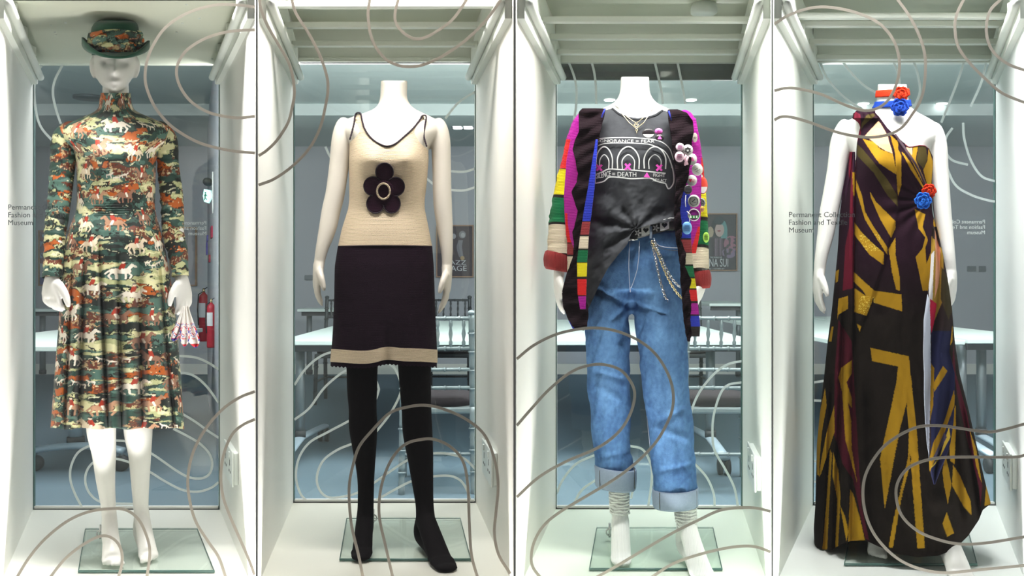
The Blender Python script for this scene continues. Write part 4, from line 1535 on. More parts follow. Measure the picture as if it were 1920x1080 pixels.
def sleeve(fr, rows, paint, m, parent, name='sleeve', nseg=120, step=180, wr=0.0, off=0.0, wrinkle=0.0025, wy=9.0):
    P = [np.array(tuple(fr.P(r[0], r[1], r[3])) + (r[2], r[4] if len(r) > 4 else 1.0)) for r in rows]
    Q = catmull(P, max(2, step // (len(P) - 1)))
    py = catmull([np.array([r[1]]) for r in rows], max(2, step // (len(P) - 1)))[:, 0]
    pxs = catmull([np.array([r[0]]) for r in rows], max(2, step // (len(P) - 1)))[:, 0]
    V, f = tube_vf(Q[:, :3], [(q[3] / 555 + off, q[3] * q[4] / 555 + off) for q in Q], nseg, ref=fr.ex, cap=False)
    V = np.array(V)
    n = len(Q)
    ang = np.tile(np.linspace(0, 2 * math.pi, nseg, endpoint=False), n)
    yy = np.repeat(py, nseg)
    xx = np.repeat(pxs, nseg)
    cen = np.repeat(Q[:, :3], nseg, axis=0)
    rad = V - cen
    rl = np.linalg.norm(rad, axis=1)[:, None]
    w = (fbm(ang * 2.0 + np.cos(ang) * 2, yy / wy, 3) - 0.5) * 2 * wrinkle + wr * np.sin(yy / 3.2 + np.sin(ang) * 1.5) * np.sin(ang + 1)
    # blend the seam of the noise
    e = np.minimum(ang, 2 * math.pi - ang)
    w = w * np.clip(e / 0.5, 0.0, 1)
    V = cen + rad * (1 + w[:, None] / rl)
    hwid = np.repeat(Q[:, 3], nseg)
    cols = paint(xx + hwid * 1.2 * np.cos(ang), yy, ang) if paint else None
    return mk(name, V, np.array(f, dtype=int), m, parent, True, cols)


sleeve(fr, [(146, 244, 15, .025), (133, 246, 19, .025), (121, 266, 22.5, .02), (117.5, 310, 21.5, .02), (112.5, 365, 20, .015), (107, 410, 19.5, .01), (103, 440, 18.5, .0), (102, 470, 17, -.01), (99, 505, 16, -.025), (98, 521, 16.5, -.03)],
       lambda u, y, p: hunt_print(u + 600, y), M['fabric_print'], dress1, nseg=120, step=300, wr=0.0015)
sleeve(fr, [(288, 244, 15, .025), (300, 246, 19, .025), (311, 266, 21.5, .02), (315, 310, 20, .02), (321, 360, 21, .015), (324, 405, 20.5, .01), (325, 440, 20, .0), (333, 470, 18.5, -.01), (337, 500, 15.5, -.025), (338, 518, 15.5, -.03)],
       lambda u, y, p: hunt_print(u + 900, y), M['fabric_print'], dress1, nseg=120, step=300, wr=0.0014)

# hat
hat = empty('bowler_hat', tuple(fr.P(217, 100, 0.02)), -fr.th, 'dark green felt hat with curled brim and printed scarf band', 'hat')
HC = Surf(fr, [(37.5, 192, 242, .05, .05, .02), (39, 184, 250, .07, .07, .02), (43, 177, 257, .085, .085, .02), (52, 171.5, 260, .093, .095, .02), (66, 170, 261, .097, .10, .02), (85, 171, 260, .10, .105, .02), (104, 172, 258, .10, .105, .02)], 2.1, smooth=1)
V, f = HC.vf(64, 2)
mk('crown', V, f[:-1], M['felt'], hat)
# brim: underside and top, curled up at the sides
nu, nv = 96, 16
V = []
for a in range(nu):
    t = 2 * math.pi * a / nu
    cx_, sx_ = math.cos(t), math.sin(t)
    for b in range(nv):
        s_ = b / (nv - 1)
        rx = 43 + (62 - 43) * min(1, s_ * 1.25)
        ry = 0.102 + 0.038 * min(1, s_ * 1.25)
        curl_ = (abs(cx_) ** 2.2) * 21 * s_ ** 1.8
        dip = -sx_ * 5 * s_ if sx_ > 0 else 0
        yy_ = 99 - curl_ + (4 + 9 * max(0, sx_)) * s_ ** 1.1 - 9 * max(0.0, s_ - 0.72) / 0.28 * (0.6 + 0.4 * abs(cx_)) + cx_ * 0 - 3 * cx_ * s_ * -1
        V.append(tuple(fr.P(217 + rx * cx_, yy_, 0.02 - ry * sx_)))
f = [(a * nv + b, ((a + 1) % nu) * nv + b, ((a + 1) % nu) * nv + b + 1, a * nv + b + 1) for a in range(nu) for b in range(nv - 1)]
o = mk('brim', V, f, M['felt'], hat)
solid(o, 0.007, 0)
band = Surf(fr, [(54, 169, 262, .102, .105, .02), (60, 166, 264, .108, .108, .02), (70, 163.5, 266, .113, .11, .02), (82, 163, 267, .115, .112, .02), (92, 166, 263, .112, .11, .02), (99, 170, 259, .105, .105, .02)], 2.1, smooth=1)


def dband(px, y, phi):
    return np.zeros_like(px), 0.007 * np.sin((y + 0.35 * px) / 2.6) * (0.4 + fbm(px / 12, y / 12, 2)) + 0.006 * (fbm(px / 6, y / 5, 3) - 0.5) * 2


garment('scarf_band', band, lambda px, f: 62 - 8 * np.sin((px - 165) / 100 * 3.14), lambda px, f: 98 + 0 * px, M['fabric_print'], hat, 360, 70, 0.0, dband, lambda u, y, p: hunt_print(u * 1.1 + 1200, y * 1.3 + 150))
for (bx, by, rx, ry, rot) in ((243, 68, 16, 9, 0.3), (258, 77, 12, 10, -0.7), (205, 88, 13, 7, 0.2), (222, 90, 12, 6, -0.2), (189, 76, 14, 9, -0.2), (262, 64, 7, 5, 0.9)):
    gx = np.linspace(0, math.pi, 22)
    gy = np.linspace(0, 2 * math.pi, 36, endpoint=False)
    G, H = np.meshgrid(gx, gy, indexing='ij')
    G, H = G.ravel(), H.ravel()
    ux, uy, uz = np.sin(G) * np.cos(H), np.sin(G) * np.sin(H), np.cos(G)
    rr = 1 + 0.18 * np.sin(H * 5 + G * 3)
    lx, ly = ux * rx * rr, uz * ry * rr
    px_, py_ = bx + lx * math.cos(rot) - ly * math.sin(rot), by + lx * math.sin(rot) + ly * math.cos(rot)
    xl, xr, df, db, dc = band.at(np.full(1, by))
    u_ = min(0.97, abs((bx - (xl[0] + xr[0]) / 2) / ((xr[0] - xl[0]) / 2)))
    dd = dc[0] - df[0] * (1 - u_ ** 2.1) ** (1 / 2.1)
    V = fr.P(px_, py_, dd - 0.004 + uy * 0.014)
    n1, n2 = 22, 36
    f = [(a * n2 + b, a * n2 + (b + 1) % n2, (a + 1) * n2 + (b + 1) % n2, (a + 1) * n2 + b) for a in range(n1 - 1) for b in range(n2)]
    mk('scarf_knot', V, f, M['fabric_print'], hat, True, hunt_print(px_ * 1.2 + 1500, py_ * 1.4 + 160))

# kerchief in the hand
kp = []


def paint_k(x, y, _):
    c = np.empty((len(x), 3))
    c[:] = lin((236, 232, 226))
    for cx_ in (331, 345, 363):
        r = np.hypot((x - cx_) / 1.0, (y - 620) / 1.8)
        put(c, (np.abs(r - 6.5) < 0.8) & (np.sin(y * 1.3 + x) > 0), (70, 70, 180))
        put(c, (np.abs(r - 4.2) < 0.6) & (np.sin(y * 1.1 - x) > -0.2), (200, 60, 80))
        put(c, (np.abs(r - 8.6) < 0.5) & (np.cos(y * 0.9) > 0), (205, 90, 100))
    return c


ker = empty('kerchief', tuple(fr.P(345, 575, -.05)), -fr.th, 'white kerchief with red and blue print hanging from the hand beside the printed dress', 'kerchief')
for (x0, y0, tipx, tipy, w, dz) in ((345, 574, 325, 640, 9, -.095), (347, 574, 346, 650, 9.5, -.105), (350, 574, 367, 652, 12, -.098)):
    nr, nc = 60, 24
    t = np.linspace(0, 1, nr)[:, None]
    u_ = np.linspace(-1, 1, nc)[None]
    wid = w * np.interp(t, [0, .1, .55, .8, .93, 1], [.35, .4, .85, 1.0, .6, .05])
    X = x0 + (tipx - x0) * t ** 1.3 + wid * u_
    Yk = y0 + (tipy - y0) * t + 0 * u_
    D = dz + 0.007 * np.sin(u_ * 5) + 0 * t
    edge = (np.abs(u_) > 0.80) & (t > 0.45) | ((t > 0.9) & (np.abs(u_) > -1))
    cols = paint_k(X.ravel(), Yk.ravel(), None)
    e = (edge & np.ones_like(X, bool)).ravel()
    st = (Yk.ravel() / 5).astype(int) % 3
    cols[e & (st == 0)] = lin((190, 40, 50))
    cols[e & (st == 1)] = lin((60, 60, 150))
    V = fr.P(X.ravel(), Yk.ravel(), D.ravel())
    f = [(a * nc + b, (a + 1) * nc + b, (a + 1) * nc + b + 1, a * nc + b + 1) for a in range(nr - 1) for b in range(nc - 1)]
    solid(mk('kerchief_point', V, f, M['kerchief'], ker, True, cols), 0.0015, 0)

# ---- second figure
fr = frs[1]
m2 = empty('mannequin', tuple(fr.base), -fr.th, 'cream headless mannequin with bare arms standing in the sleeveless cream and plum dress', 'mannequin')
B2 = Surf(fr, [(151, 714, 764, .052, .052, .02), (185, 713, 763, .052, .055, .02), (200, 708, 771, .055, .06, .02), (209, 694, 786, .06, .062, .02), (217, 664, 806, .064, .066, .02), (226, 644, 822, .072, .075, .02),
               (245, 640, 826, .088, .085, .02), (275, 658, 805, .10, .095, .02), (300, 660, 801, .105, .10, .02), (345, 659, 796, .095, .09, .02), (392, 659, 792, .082, .085, .02),
               (440, 646, 802, .10, .105, .02), (500, 636, 808, .11, .12, .02), (580, 640, 806, .11, .12, .02)], 2.2,
          bumps=((694, 298, 24, 26, .032), (765, 298, 24, 26, .032), (738, 216, 10, 8, -.006)))
body = [B2.vf(48, 5)]
body.append(limb(fr, [(653, 225, 9, .02), (646, 235, 16, .02), (642, 262, 20, .02), (636, 310, 18.5, .02), (629, 360, 18, .015), (621, 395, 17.5, .01), (614, 430, 16, .0), (603, 470, 11.5, -.015), (598, 498, 9.5, -.02)]))
body.append(limb(fr, [(814, 226, 9, .02), (821, 236, 16, .02), (826, 262, 18.5, .02), (828, 310, 18, .02), (829, 360, 17.8, .015), (831, 395, 17.2, .01), (835, 435, 14.5, .0), (838, 475, 11, -.015), (838, 504, 9.5, -.02)]))
body += hand(fr, (597.5, 500, -.02), (594, 538, -.03), (604, 576, -.04), 1.0, inward=1, spread=0.15, curl=0.5)
body += hand(fr, (838, 506, -.02), (838, 544, -.03), (822, 590, -.04), 1.0, inward=-1, spread=0.15, curl=0.5)
LL2 = [(676, 550, 36, .02), (679, 640, 31, .02), (679, 690, 28, .015), (679, 730, 27, .01), (680, 765, 25, .015), (681, 800, 25.5, .02), (683, 835, 22, .025, 1.1), (685, 870, 17.5, .025), (686, 905, 14.5, .02), (685.5, 950, 14, .01), (684, 975, 15, .0)]
RL2 = [(768, 560, 38, .02), (777, 640, 33, .02), (777.5, 690, 30, .015), (779, 730, 28.5, .005), (781, 770, 27, .01), (783, 810, 27, .01), (788, 855, 23.5, .01, 1.1), (792, 900, 19.5, .0), (796, 945, 16, -.01), (798, 975, 17, -.03)]
body.append(limb(fr, LL2))
body.append(limb(fr, RL2))
FA2 = foot(fr, (684, 975, .0), (677, fr.floor_row(677, -.14) - 6, -.14), 18.5, 15, toes=False, heel=0.05)
FB2 = foot(fr, (798, 975, -.03), (838, fr.floor_row(838, -.27), -.27), 21, 17, toes=False, heel=0.03)
union_body('body', body, M['plaster_warm'], m2, 0.0045)


def grow(rows, e):
    return [(r[0], r[1], r[2] + e, r[3], *(r[4:])) for r in rows]


t2 = empty('tights', tuple(fr.base), -fr.th, 'opaque black tights with slightly sheer toes on the cream dress mannequin', 'tights')
FA2t = foot(fr, (684, 975, .0), (677, fr.floor_row(677, -.143) - 3, -.143), 20, 16.2, toes=False, heel=0.047)
FB2t = foot(fr, (798, 975, -.03), (838, fr.floor_row(838, -.273) + 1, -.273), 22.5, 18.2, toes=False, heel=0.027)
union_body('stocking', [limb(fr, grow(LL2, 1.2))] + FA2t, M['tights'], t2, 0.0045)
union_body('stocking', [limb(fr, grow(RL2, 1.2))] + FB2t, M['tights'], t2, 0.0045)

# knitted dress
D2 = Surf(fr, [(205, 650, 815, .064, .066, .02), (214, 652, 812, .066, .068, .02), (226, 655, 806, .076, .078, .02), (245, 656, 804, .09, .088, .02), (270, 656.5, 801, .103, .098, .02), (300, 656, 801.5, .108, .103, .02), (345, 657, 798, .098, .093, .02),
               (375, 657, 794, .088, .09, .02), (392, 655, 794, .086, .09, .02), (410, 649, 798, .092, .097, .02), (430, 643, 802, .10, .107, .02), (461, 636, 808, .108, .118, .02), (500, 630, 811, .115, .125, .02),
               (560, 629, 813, .118, .13, .02), (610, 627, 815, .12, .13, .02), (657, 624, 817, .122, .13, .02), (696, 621, 817, .124, .13, .02)], 2.3,
          bumps=((694, 298, 24, 26, .032), (765, 298, 24, 26, .032)))
dress2 = empty('knitted_dress', tuple(fr.base), -fr.th, 'sleeveless knitted mini dress, cream top with plum flower, dark skirt with cream hem band', 'dress')
NL = [(640, 300), (652, 284), (656, 262), (663, 235), (667, 214), (676, 213), (679, 226), (684, 242), (695, 258), (710, 269), (726, 274), (742, 269), (760, 254), (775, 240), (787, 225), (792, 217), (799, 219), (796, 240), (795, 256), (800, 275), (806, 300), (820, 310)]


def neck2(px, front):
    x = np.array([p[0] for p in NL], float)
    y = np.array([p[1] for p in NL], float)
    v = np.interp(px, x, y)
    vb = np.where((px > 679) & (px < 788), 240 + 0 * v, v)
    return np.where(front, v, vb)


seam2 = lambda px, f: 462 - 1.5 * np.sin((px - 630) / 180 * math.pi) + 0 * px


def wavy2(px, y, phi):
    t = np.clip((y - 600) / 90, 0, 1)
    return np.zeros_like(px), t * (0.006 * np.sin(px / 13.0) + 0.02 * np.exp(-((px - 726) / 8) ** 2) * (np.sin(phi) > 0)) + 0.0015 * (fbm(px / 20, y / 8, 3) - 0.5)


garment('top', D2, neck2, seam2, M['cream_knit'], dress2, 420, 150, 0.004, None, None)
hem = lambda base: (lambda px, f: base + 4 * np.clip((px - 620) / 30, 0, 1) * 0 - 5.5 * np.exp(-((px - 725) / 22) ** 2) + 2.2 * np.sin((px - 640) / 28) - 1.0)
garment('skirt', D2, seam2, hem(659), M['dark_knit'], dress2, 320, 110, 0.0045, wavy2)
garment('hem_band', D2, hem(658), hem(681), M['cream_knit'], dress2, 320, 20, 0.006, wavy2)
hb = hem(681)
garment('hem_edging', D2, hb, lambda px, f: hb(px, f) + 8.5 + 1.3 * np.sin(px * 0.9), M['dark_knit'], dress2, 500, 12, 0.004, wavy2)
# black crocheted edge along neckline and armholes
pts = [p for p in NL if 654 <= p[0] <= 802]
cr = catmull(pts, 10)
xc_ = np.clip(cr[:, 0], 667, 790)
P3 = D2.front(xc_, cr[:, 1], 0.006) + (fr.P(cr[:, 0], cr[:, 1], 0) - fr.P(xc_, cr[:, 1], 0))
fine = []
edge_m = mat('black_crochet_edge', (38, 24, 36), 0.9, bump=('noise', 600, 0.8))
rr = [0.0022 + 0.0012 * (k_ % 2) for k_ in range(len(P3))]
cut = [k_ for k_ in range(len(cr))]
v, f = tube_vf(P3, rr, 8)
mk('neck_edging', v, f, edge_m, dress2)
sx = np.linspace(637, 807, 200)
P3 = D2.front(sx, seam2(sx, True), 0.0055)
mk('waist_edging', *tube_vf(P3, [0.0016 + 0.0010 * (k_ % 2) for k_ in range(200)], 6), edge_m, dress2)


def disc_on(S_, cx_, cy_, rx, ry, lift, name, m, parent, n=32, dome=0.0, rings=5, shape=None, thick=0.0015):
    V = [S_.front(cx_, cy_, lift + dome)]
    for k_ in range(1, rings + 1):
        for a in range(n):
            t = 2 * math.pi * a / n
            s_ = shape(t) if shape else 1
            q = k_ / rings
            V.append(S_.front(cx_ + rx * q * math.cos(t) * s_, cy_ + ry * q * math.sin(t) * s_, lift + dome * (1 - q * q)))
    f = [(0, 1 + (a + 1) % n, 1 + a) for a in range(n)]
    for k_ in range(1, rings):
        for a in range(n):
            f.append((1 + (k_ - 1) * n + a, 1 + (k_ - 1) * n + (a + 1) % n, 1 + k_ * n + (a + 1) % n, 1 + k_ * n + a))
    o = mk(name, V, f, m, parent)
    solid(o, thick, 0)
    return o


mb = MB()
pet = [(721, 323, 16.5, 17.5), (741.5, 350, 17, 17.5), (734.5, 382, 16, 17.5), (704, 382, 16.5, 17.5), (699, 349, 17, 17.5)]
fl = None
for k_, (a, b, rx, ry) in enumerate(pet):
    o = disc_on(D2, a, b, rx, ry, 0.0065 + 0.0003 * k_, 'petal', M['flower'], dress2, 40, 0.0012)
o = disc_on(D2, 719.5, 358, 19, 20, 0.0085, 'flower_centre', M['flower'], dress2, 40, 0.0005)
for (a, b, rx, ry) in pet:
    c = [(a + (rx + 0.3) * math.cos(t), b + (ry + 0.3) * math.sin(t)) for t in np.linspace(0, 2 * math.pi, 48, endpoint=False)]
    ang0 = math.atan2(b - 358, a - 719.5)
    tt = np.linspace(ang0 - 2.0, ang0 + 2.0, 40)
    P3 = D2.front(np.array([a + rx * math.cos(t) for t in tt]), np.array([b + ry * math.sin(t) for t in tt]), 0.0085)
    mk('petal_edging', *tube_vf(P3, 0.0018, 6), edge_m, dress2)
tt = np.linspace(0, 2 * math.pi, 60, endpoint=False)
P3 = D2.front(719 + 12 * np.cos(tt), 358.5 + 14.5 * np.sin(tt), 0.011)
mk('centre_ring', *tube_vf(P3, [0.0030 + 0.0006 * (k_ % 2) for k_ in range(60)], 8, closed=True), M['cream_knit'], dress2)

# ---- third figure
fr = frs[2]
m3 = empty('mannequin', tuple(fr.base), -fr.th, 'white headless mannequin standing in the badge-covered cardigan, charcoal tee and jeans', 'mannequin')
B3 = Surf(fr, [(144, 1164, 1217, .053, .053, .02), (172, 1163, 1218, .055, .055, .02), (186, 1158, 1224, .057, .06, .02), (197, 1146, 1236, .06, .062, .02), (207, 1120, 1262, .064, .066, .02), (216, 1102, 1280, .072, .075, .02),
               (240, 1100, 1284, .088, .085, .02), (275, 1118, 1262, .10, .095, .02), (345, 1120, 1258, .092, .09, .02), (400, 1122, 1256, .082, .085, .02), (450, 1108, 1268, .10, .105, .02), (515, 1112, 1264, .10, .11, .02)], 2.2)
body = [B3.vf(44, 6)]
body.append(limb(fr, [(1108, 232, 12, .02), (1092, 262, 19, .02), (1078, 320, 18, .02), (1068, 380, 17, .015), (1058, 430, 15, .0), (1051, 480, 11.5, -.015), (1048, 516, 10.5, -.02)]))
body.append(limb(fr, [(1280, 234, 12, .03), (1292, 262, 18, .03), (1300, 320, 17, .03), (1306, 380, 16, .025), (1312, 430, 14, .02), (1317, 480, 11.5, .01), (1316, 530, 10, .0)]))
body += hand(fr, (1048, 518, -.02), (1046, 552, -.03), (1058, 592, -.04), 1.0, inward=1, spread=0.15, curl=0.5)
body += hand(fr, (1315, 532, .0), (1308, 560, -.0), (1296, 590, -.0), 1.0, inward=-1, spread=0.15, curl=0.5)
LL3 = [(1146, 500, 30, .03), (1141, 560, 34, .03), (1141, 640, 32, .03), (1146, 720, 27, .03), (1150, 800, 24, .03), (1156, 870, 18, .03), (1161, 930, 15, .02), (1163, 975, 15, .01)]
RL3 = [(1226, 500, 30, .03), (1233, 560, 36, .03), (1242, 640, 32, .02), (1252, 720, 27, .01), (1260, 800, 24, .01), (1270, 870, 18, .0), (1282, 940, 15, -.02), (1288, 985, 15, -.04)]
body.append(limb(fr, LL3))
body.append(limb(fr, RL3))
fa = lambda e, f0=0: foot(fr, (1163, 975, .01), (1165, fr.floor_row(1165, -.14) - 6 + f0, -.14), 18 + e, 15 + e, toes=False, heel=0.04)
fb = lambda e, f0=0: foot(fr, (1288, 985, -.04), (1321, fr.floor_row(1321, -.235) - 1 + f0, -.235), 21 + e, 15 + e, toes=False, heel=0.03)
union_body('body', body, M['plaster'], m3, 0.0048)
for (rows, fn, yy0, lab, nm) in (([(1160.5, 915, 18, .02), (1161, 940, 18.5, .02), (1162, 958, 18, .015), (1163, 975, 16.8, .01)], fa, 915, 'white slouched ribbed sock on the foot at the left of the jeans', 'l'),
                                 ([(1283, 935, 20, -.015), (1285, 960, 20.5, -.025), (1287, 975, 19.5, -.035), (1288, 985, 17.5, -.04)], fb, 950, 'white slouched ribbed sock on the foot stepping forward at the right', 'r')):
    so = empty('sock', tuple(fr.P(rows[-1][0], rows[-1][1], rows[-1][3])), -fr.th, lab, 'sock')
    union_body('sock_foot', [limb(fr, [(r[0], r[1], r[2] - 1.6, *r[3:]) for r in rows])] + fn(1.8, 2), M['sock'], so, 0.0045)
    for k_ in range(8 if nm == 'l' else 9):
        ym = rows[0][1] + 6 + k_ * (5.6 if nm == 'l' else 6.2)
        xm_ = np.interp(ym, [r[1] for r in rows], [r[0] for r in rows])
        dm = np.interp(ym, [r[1] for r in rows], [r[3] for r in rows])
        rm = np.interp(ym, [r[1] for r in rows], [r[2] for r in rows]) - 1.0
        loop = []
        for a in range(40):
            t = 2 * math.pi * a / 40
            c0 = fr.P(xm_, ym + 0.9 * math.sin(5 * t + k_ * 2.1), dm)
            loop.append(c0 + fr.ex * (math.cos(t) * rm / 555) + fr.n * (math.sin(t) * rm / 555))
        mk('slouch_fold', *tube_vf(loop, [(0.0045 + 0.0012 * math.sin(a * 1.3 + k_), 0.0040) for a in range(40)], 10, closed=True), M['sock'], so)

# jeans
den = (62, 96, 148)


def paint_denim(cxs):
    def fn(u, y, ph):
        c = np.empty((len(u), 3))
        base = np.array(lin((44, 74, 118)))
        lite = np.array(lin((104, 146, 192)))
        w = np.zeros(len(u))
        for (a, b, sa, sb, k_) in cxs:
            w += k_ * np.exp(-((u - a) / sa) ** 2 - ((y - b) / sb) ** 2)
        w += 0.45 * (fbm(u / 16, y / 40, 3) - 0.5) + 0.35 * (fbm(u / 4, y / 6, 2) - 0.5)
        w = np.clip(w + 0.3, 0, 1)[:, None]
        c = base * (1 - w) + lite * w
        return c
    return fn


pdn = paint_denim([(1140, 640, 24, 60, .35), (1140, 730, 20, 50, .3), (1240, 620, 26, 70, .45), (1262, 740, 24, 60, .35), (1215, 540, 30, 40, .3), (1240, 445, 20, 20, .35)])
jeans = empty('jeans', tuple(fr.base), -fr.th, 'loose blue denim jeans with turned-up cuffs', 'jeans')
J = Surf(fr, [(425, 1108, 1282, .105, .115, .02), (460, 1104, 1284, .112, .125, .02), (500, 1100, 1284, .12, .135, .02), (535, 1097, 1283, .112, .125, .02), (572, 1098, 1283, .094, .11, .02)], 2.3)


J_L = [(1150, 500, 38, .02, 1.3), (1142, 550, 42.5, .02, 1.3), (1139.5, 600, 43, .02, 1.25), (1140, 660, 41.5, .02, 1.15), (1141, 720, 40.5, .02, 1.1), (1144, 780, 38, .02, 1.1), (1148, 840, 36, .02, 1.1), (1152, 886, 35, .02, 1.1)]
J_R = [(1226, 500, 42, .02, 1.2), (1233, 550, 49, .02, 1.15), (1238, 600, 48, .015, 1.15), (1243, 660, 44.5, .01, 1.1), (1249, 720, 43.5, .0, 1.1), (1256, 780, 43, -.005, 1.05), (1262, 850, 41.5, -.01, 1.05), (1266, 922, 40.5, -.015, 1.05)]
J2 = Surf(fr, [(432, 1107, 1282, .107, .117, .02), (460, 1103, 1284, .112, .125, .02), (500, 1100, 1284, .118, .135, .02), (545, 1100, 1282, .11, .125, .02)], 2.3)
jo = union_body('denim_body', [sphere_vf(tuple(fr.P(1184, 556, .03)), 0.055, (1, 1, .7)), J2.vf(48, 5), limb(fr, J_L, 28), limb(fr, J_R, 28)], M['denim'], jeans, 0.005, 14)
jme = jo.data
nv_ = len(jme.vertices)
co = np.empty(nv_ * 3); jme.vertices.foreach_get('co', co); co = co.reshape(-1, 3)
nr_ = np.empty(nv_ * 3); jme.vertices.foreach_get('normal', nr_); nr_ = nr_.reshape(-1, 3)
pw = parent_matrix(jeans)
wc = co @ np.array(pw.to_3x3()).T + np.array(pw.translation)
jx = 960 + F * wc[:, 0] / wc[:, 1]
jy = HY - F * (wc[:, 2] - ZC) / wc[:, 1]
leg_ = np.clip((jy - 560) / 60, 0, 1)
dsp = 0.007 * (fbm(jx / 15 + jy / 90, jy / 55, 3) - 0.5) * 2 * (0.4 + 0.6 * leg_)
for (a, b, c_, d_, w, am) in ((1184, 470, 1184, 560, 5, -.007), (1184, 575, 1120, 545, 6, -.007), (1186, 570, 1150, 600, 5, -.006), (1186, 572, 1246, 590, 6, -.006), (1184, 590, 1165, 640, 7, -.006),
                              (1120, 700, 1165, 712, 6, -.005), (1125, 725, 1160, 748, 7, .005), (1280, 770, 1240, 790, 7, -.005), (1230, 800, 1285, 822, 7, .005), (1190, 640, 1215, 760, 8, .004), (1120, 860, 1180, 850, 6, -.005), (1235, 885, 1300, 872, 6, -.005)):
    dsp += am * np.exp(-(seg_d(jx, jy, (a, b), (c_, d_)) / w) ** 2)
co = co + nr_ * dsp[:, None]
jme.vertices.foreach_set('co', co.ravel())
jcol = jme.color_attributes.new('print', 'FLOAT_COLOR', 'POINT')
c4 = np.ones((nv_, 4)); c4[:, :3] = pdn(jx, jy, None)
jcol.data.foreach_set('color', c4.ravel())
jme.update()
for (c, dd, hw, y0, y1, tl, lab) in ((1154, .02, 38.5, 874, 914, 7, 'c'), (1266.5, -.015, 41.5, 914, 949, -5, 'c')):
    V, nr, na = [], 10, 64
    prof = [(hw - 3, y0 + 6), (hw - 1.0, y0 + 1), (hw, y0), (hw + 1.2, y0 + 3), (hw + 0.8, (y0 + y1) / 2), (hw + 0.2, y1 - 3), (hw - 1.2, y1), (hw - 4, y1 - 4), (hw - 5, y0 + 14)]
    for (r, yy) in prof:
        for a in range(na):
            t = 2 * math.pi * a / na
            c0 = fr.P(c, yy + tl * -math.cos(t) * (-0.5) + 4 * max(0, math.sin(t)) * (-1 if lab == 'x' else 0), dd)
            w_ = 1 + 0.02 * math.sin(3 * t + yy * 0.1)
            V.append(c0 + fr.ex * (math.cos(t) * r * w_ / 555) - fr.n * (math.sin(t) * r * 1.1 / 555))
    f = [(a * na + b, (a + 1) * na + b, (a + 1) * na + (b + 1) % na, a * na + (b + 1) % na) for a in range(len(prof) - 1) for b in range(na)]
    o = mk('turn_up', V, f, M['denim_in'], jeans)
    # side seam
    for off in (-0.72, 0.9):
        P_ = [fr.P(c + off * (hw + 1), yy, dd) - fr.n * (hw * 1.1 / 555 * math.sqrt(max(0, 1 - off * off)) + 0.003) for yy in np.linspace(y0 + 2, y1 - 2, 8)]
        tube('cuff_seam', P_, 0.0012, M['slot'], jeans, 6)
# fly, pocket and stitching
mk('fly_stitching', *tube_vf(J.front(np.array([1181, 1179.5, 1179, 1180, 1182]), np.array([452, 475, 500, 525, 548]), 0.008), 0.0011, 6), M['stitch'], jeans)
mk('fly_seam', *tube_vf(J.front(np.array([1199, 1198, 1195, 1188, 1183.]), np.array([452, 480, 505, 528, 540]), 0.007), 0.0010, 6), M['stitch'], jeans)
mk('pocket_seam', *tube_vf(J.front(np.array([1226, 1229, 1236, 1246, 1260, 1272.]), np.array([446, 455, 461, 463.5, 464.5, 465]), 0.008), 0.0014, 6), M['stitch'], jeans)
mk('pocket_seam', *tube_vf(J.front(np.array([1229, 1233, 1240, 1250, 1262, 1272.]), np.array([452, 460, 466, 468.5, 469.5, 470]), 0.008), 0.0008, 6), M['slot'], jeans)
mk('leg_seam', *tube_vf([fr.P(x, y, -.02) for x, y in ((1213, 780), (1218, 830), (1224, 880), (1228, 916))], 0.0014, 6), M['stitch'], jeans)
# belt
belt = empty('belt', tuple(J.front(1215, 433, .01)), -fr.th, 'black belt with white squares of hearts and flowers round the jeans', 'belt')


def cy(x):
    return 441 - (x - 1180) * 0.27 if x < 1256 else 420.5 - (x - 1256) * 0.05


xs = np.linspace(1172, 1276, 40)
Vt = J.front(xs, np.array([cy(x) - 10.5 for x in xs]), 0.009)
Vb = J.front(xs, np.array([cy(x) + 10.5 for x in xs]), 0.009)
V = list(Vt) + list(Vb)
solid(mk('strap', V, [(k_, 40 + k_, 41 + k_, k_ + 1) for k_ in range(39)], M['belt'], belt), 0.003, 0)
mk('belt_trim', *tube_vf(J.front(xs[8:38], np.array([cy(x) - 11.5 for x in xs[8:38]]), 0.012), 0.0016, 6), M['white'], belt)


def heart(t):
    return (16 * math.sin(t) ** 3 / 16, -(13 * math.cos(t) - 5 * math.cos(2 * t) - 2 * math.cos(3 * t) - math.cos(4 * t)) / 16)


def patch(S_, pts, lift, name, m, parent, thick=0.001):
    V = [S_.front(p[0], p[1], lift) for p in pts]
    cx_, cy_ = np.mean([p[0] for p in pts]), np.mean([p[1] for p in pts])
    V = [S_.front(cx_, cy_, lift)] + V
    n = len(pts)
    o = mk(name, V, [(0, 1 + k_, 1 + (k_ + 1) % n) for k_ in range(n)], m, parent, False)
    solid(o, thick, 0)
    return o


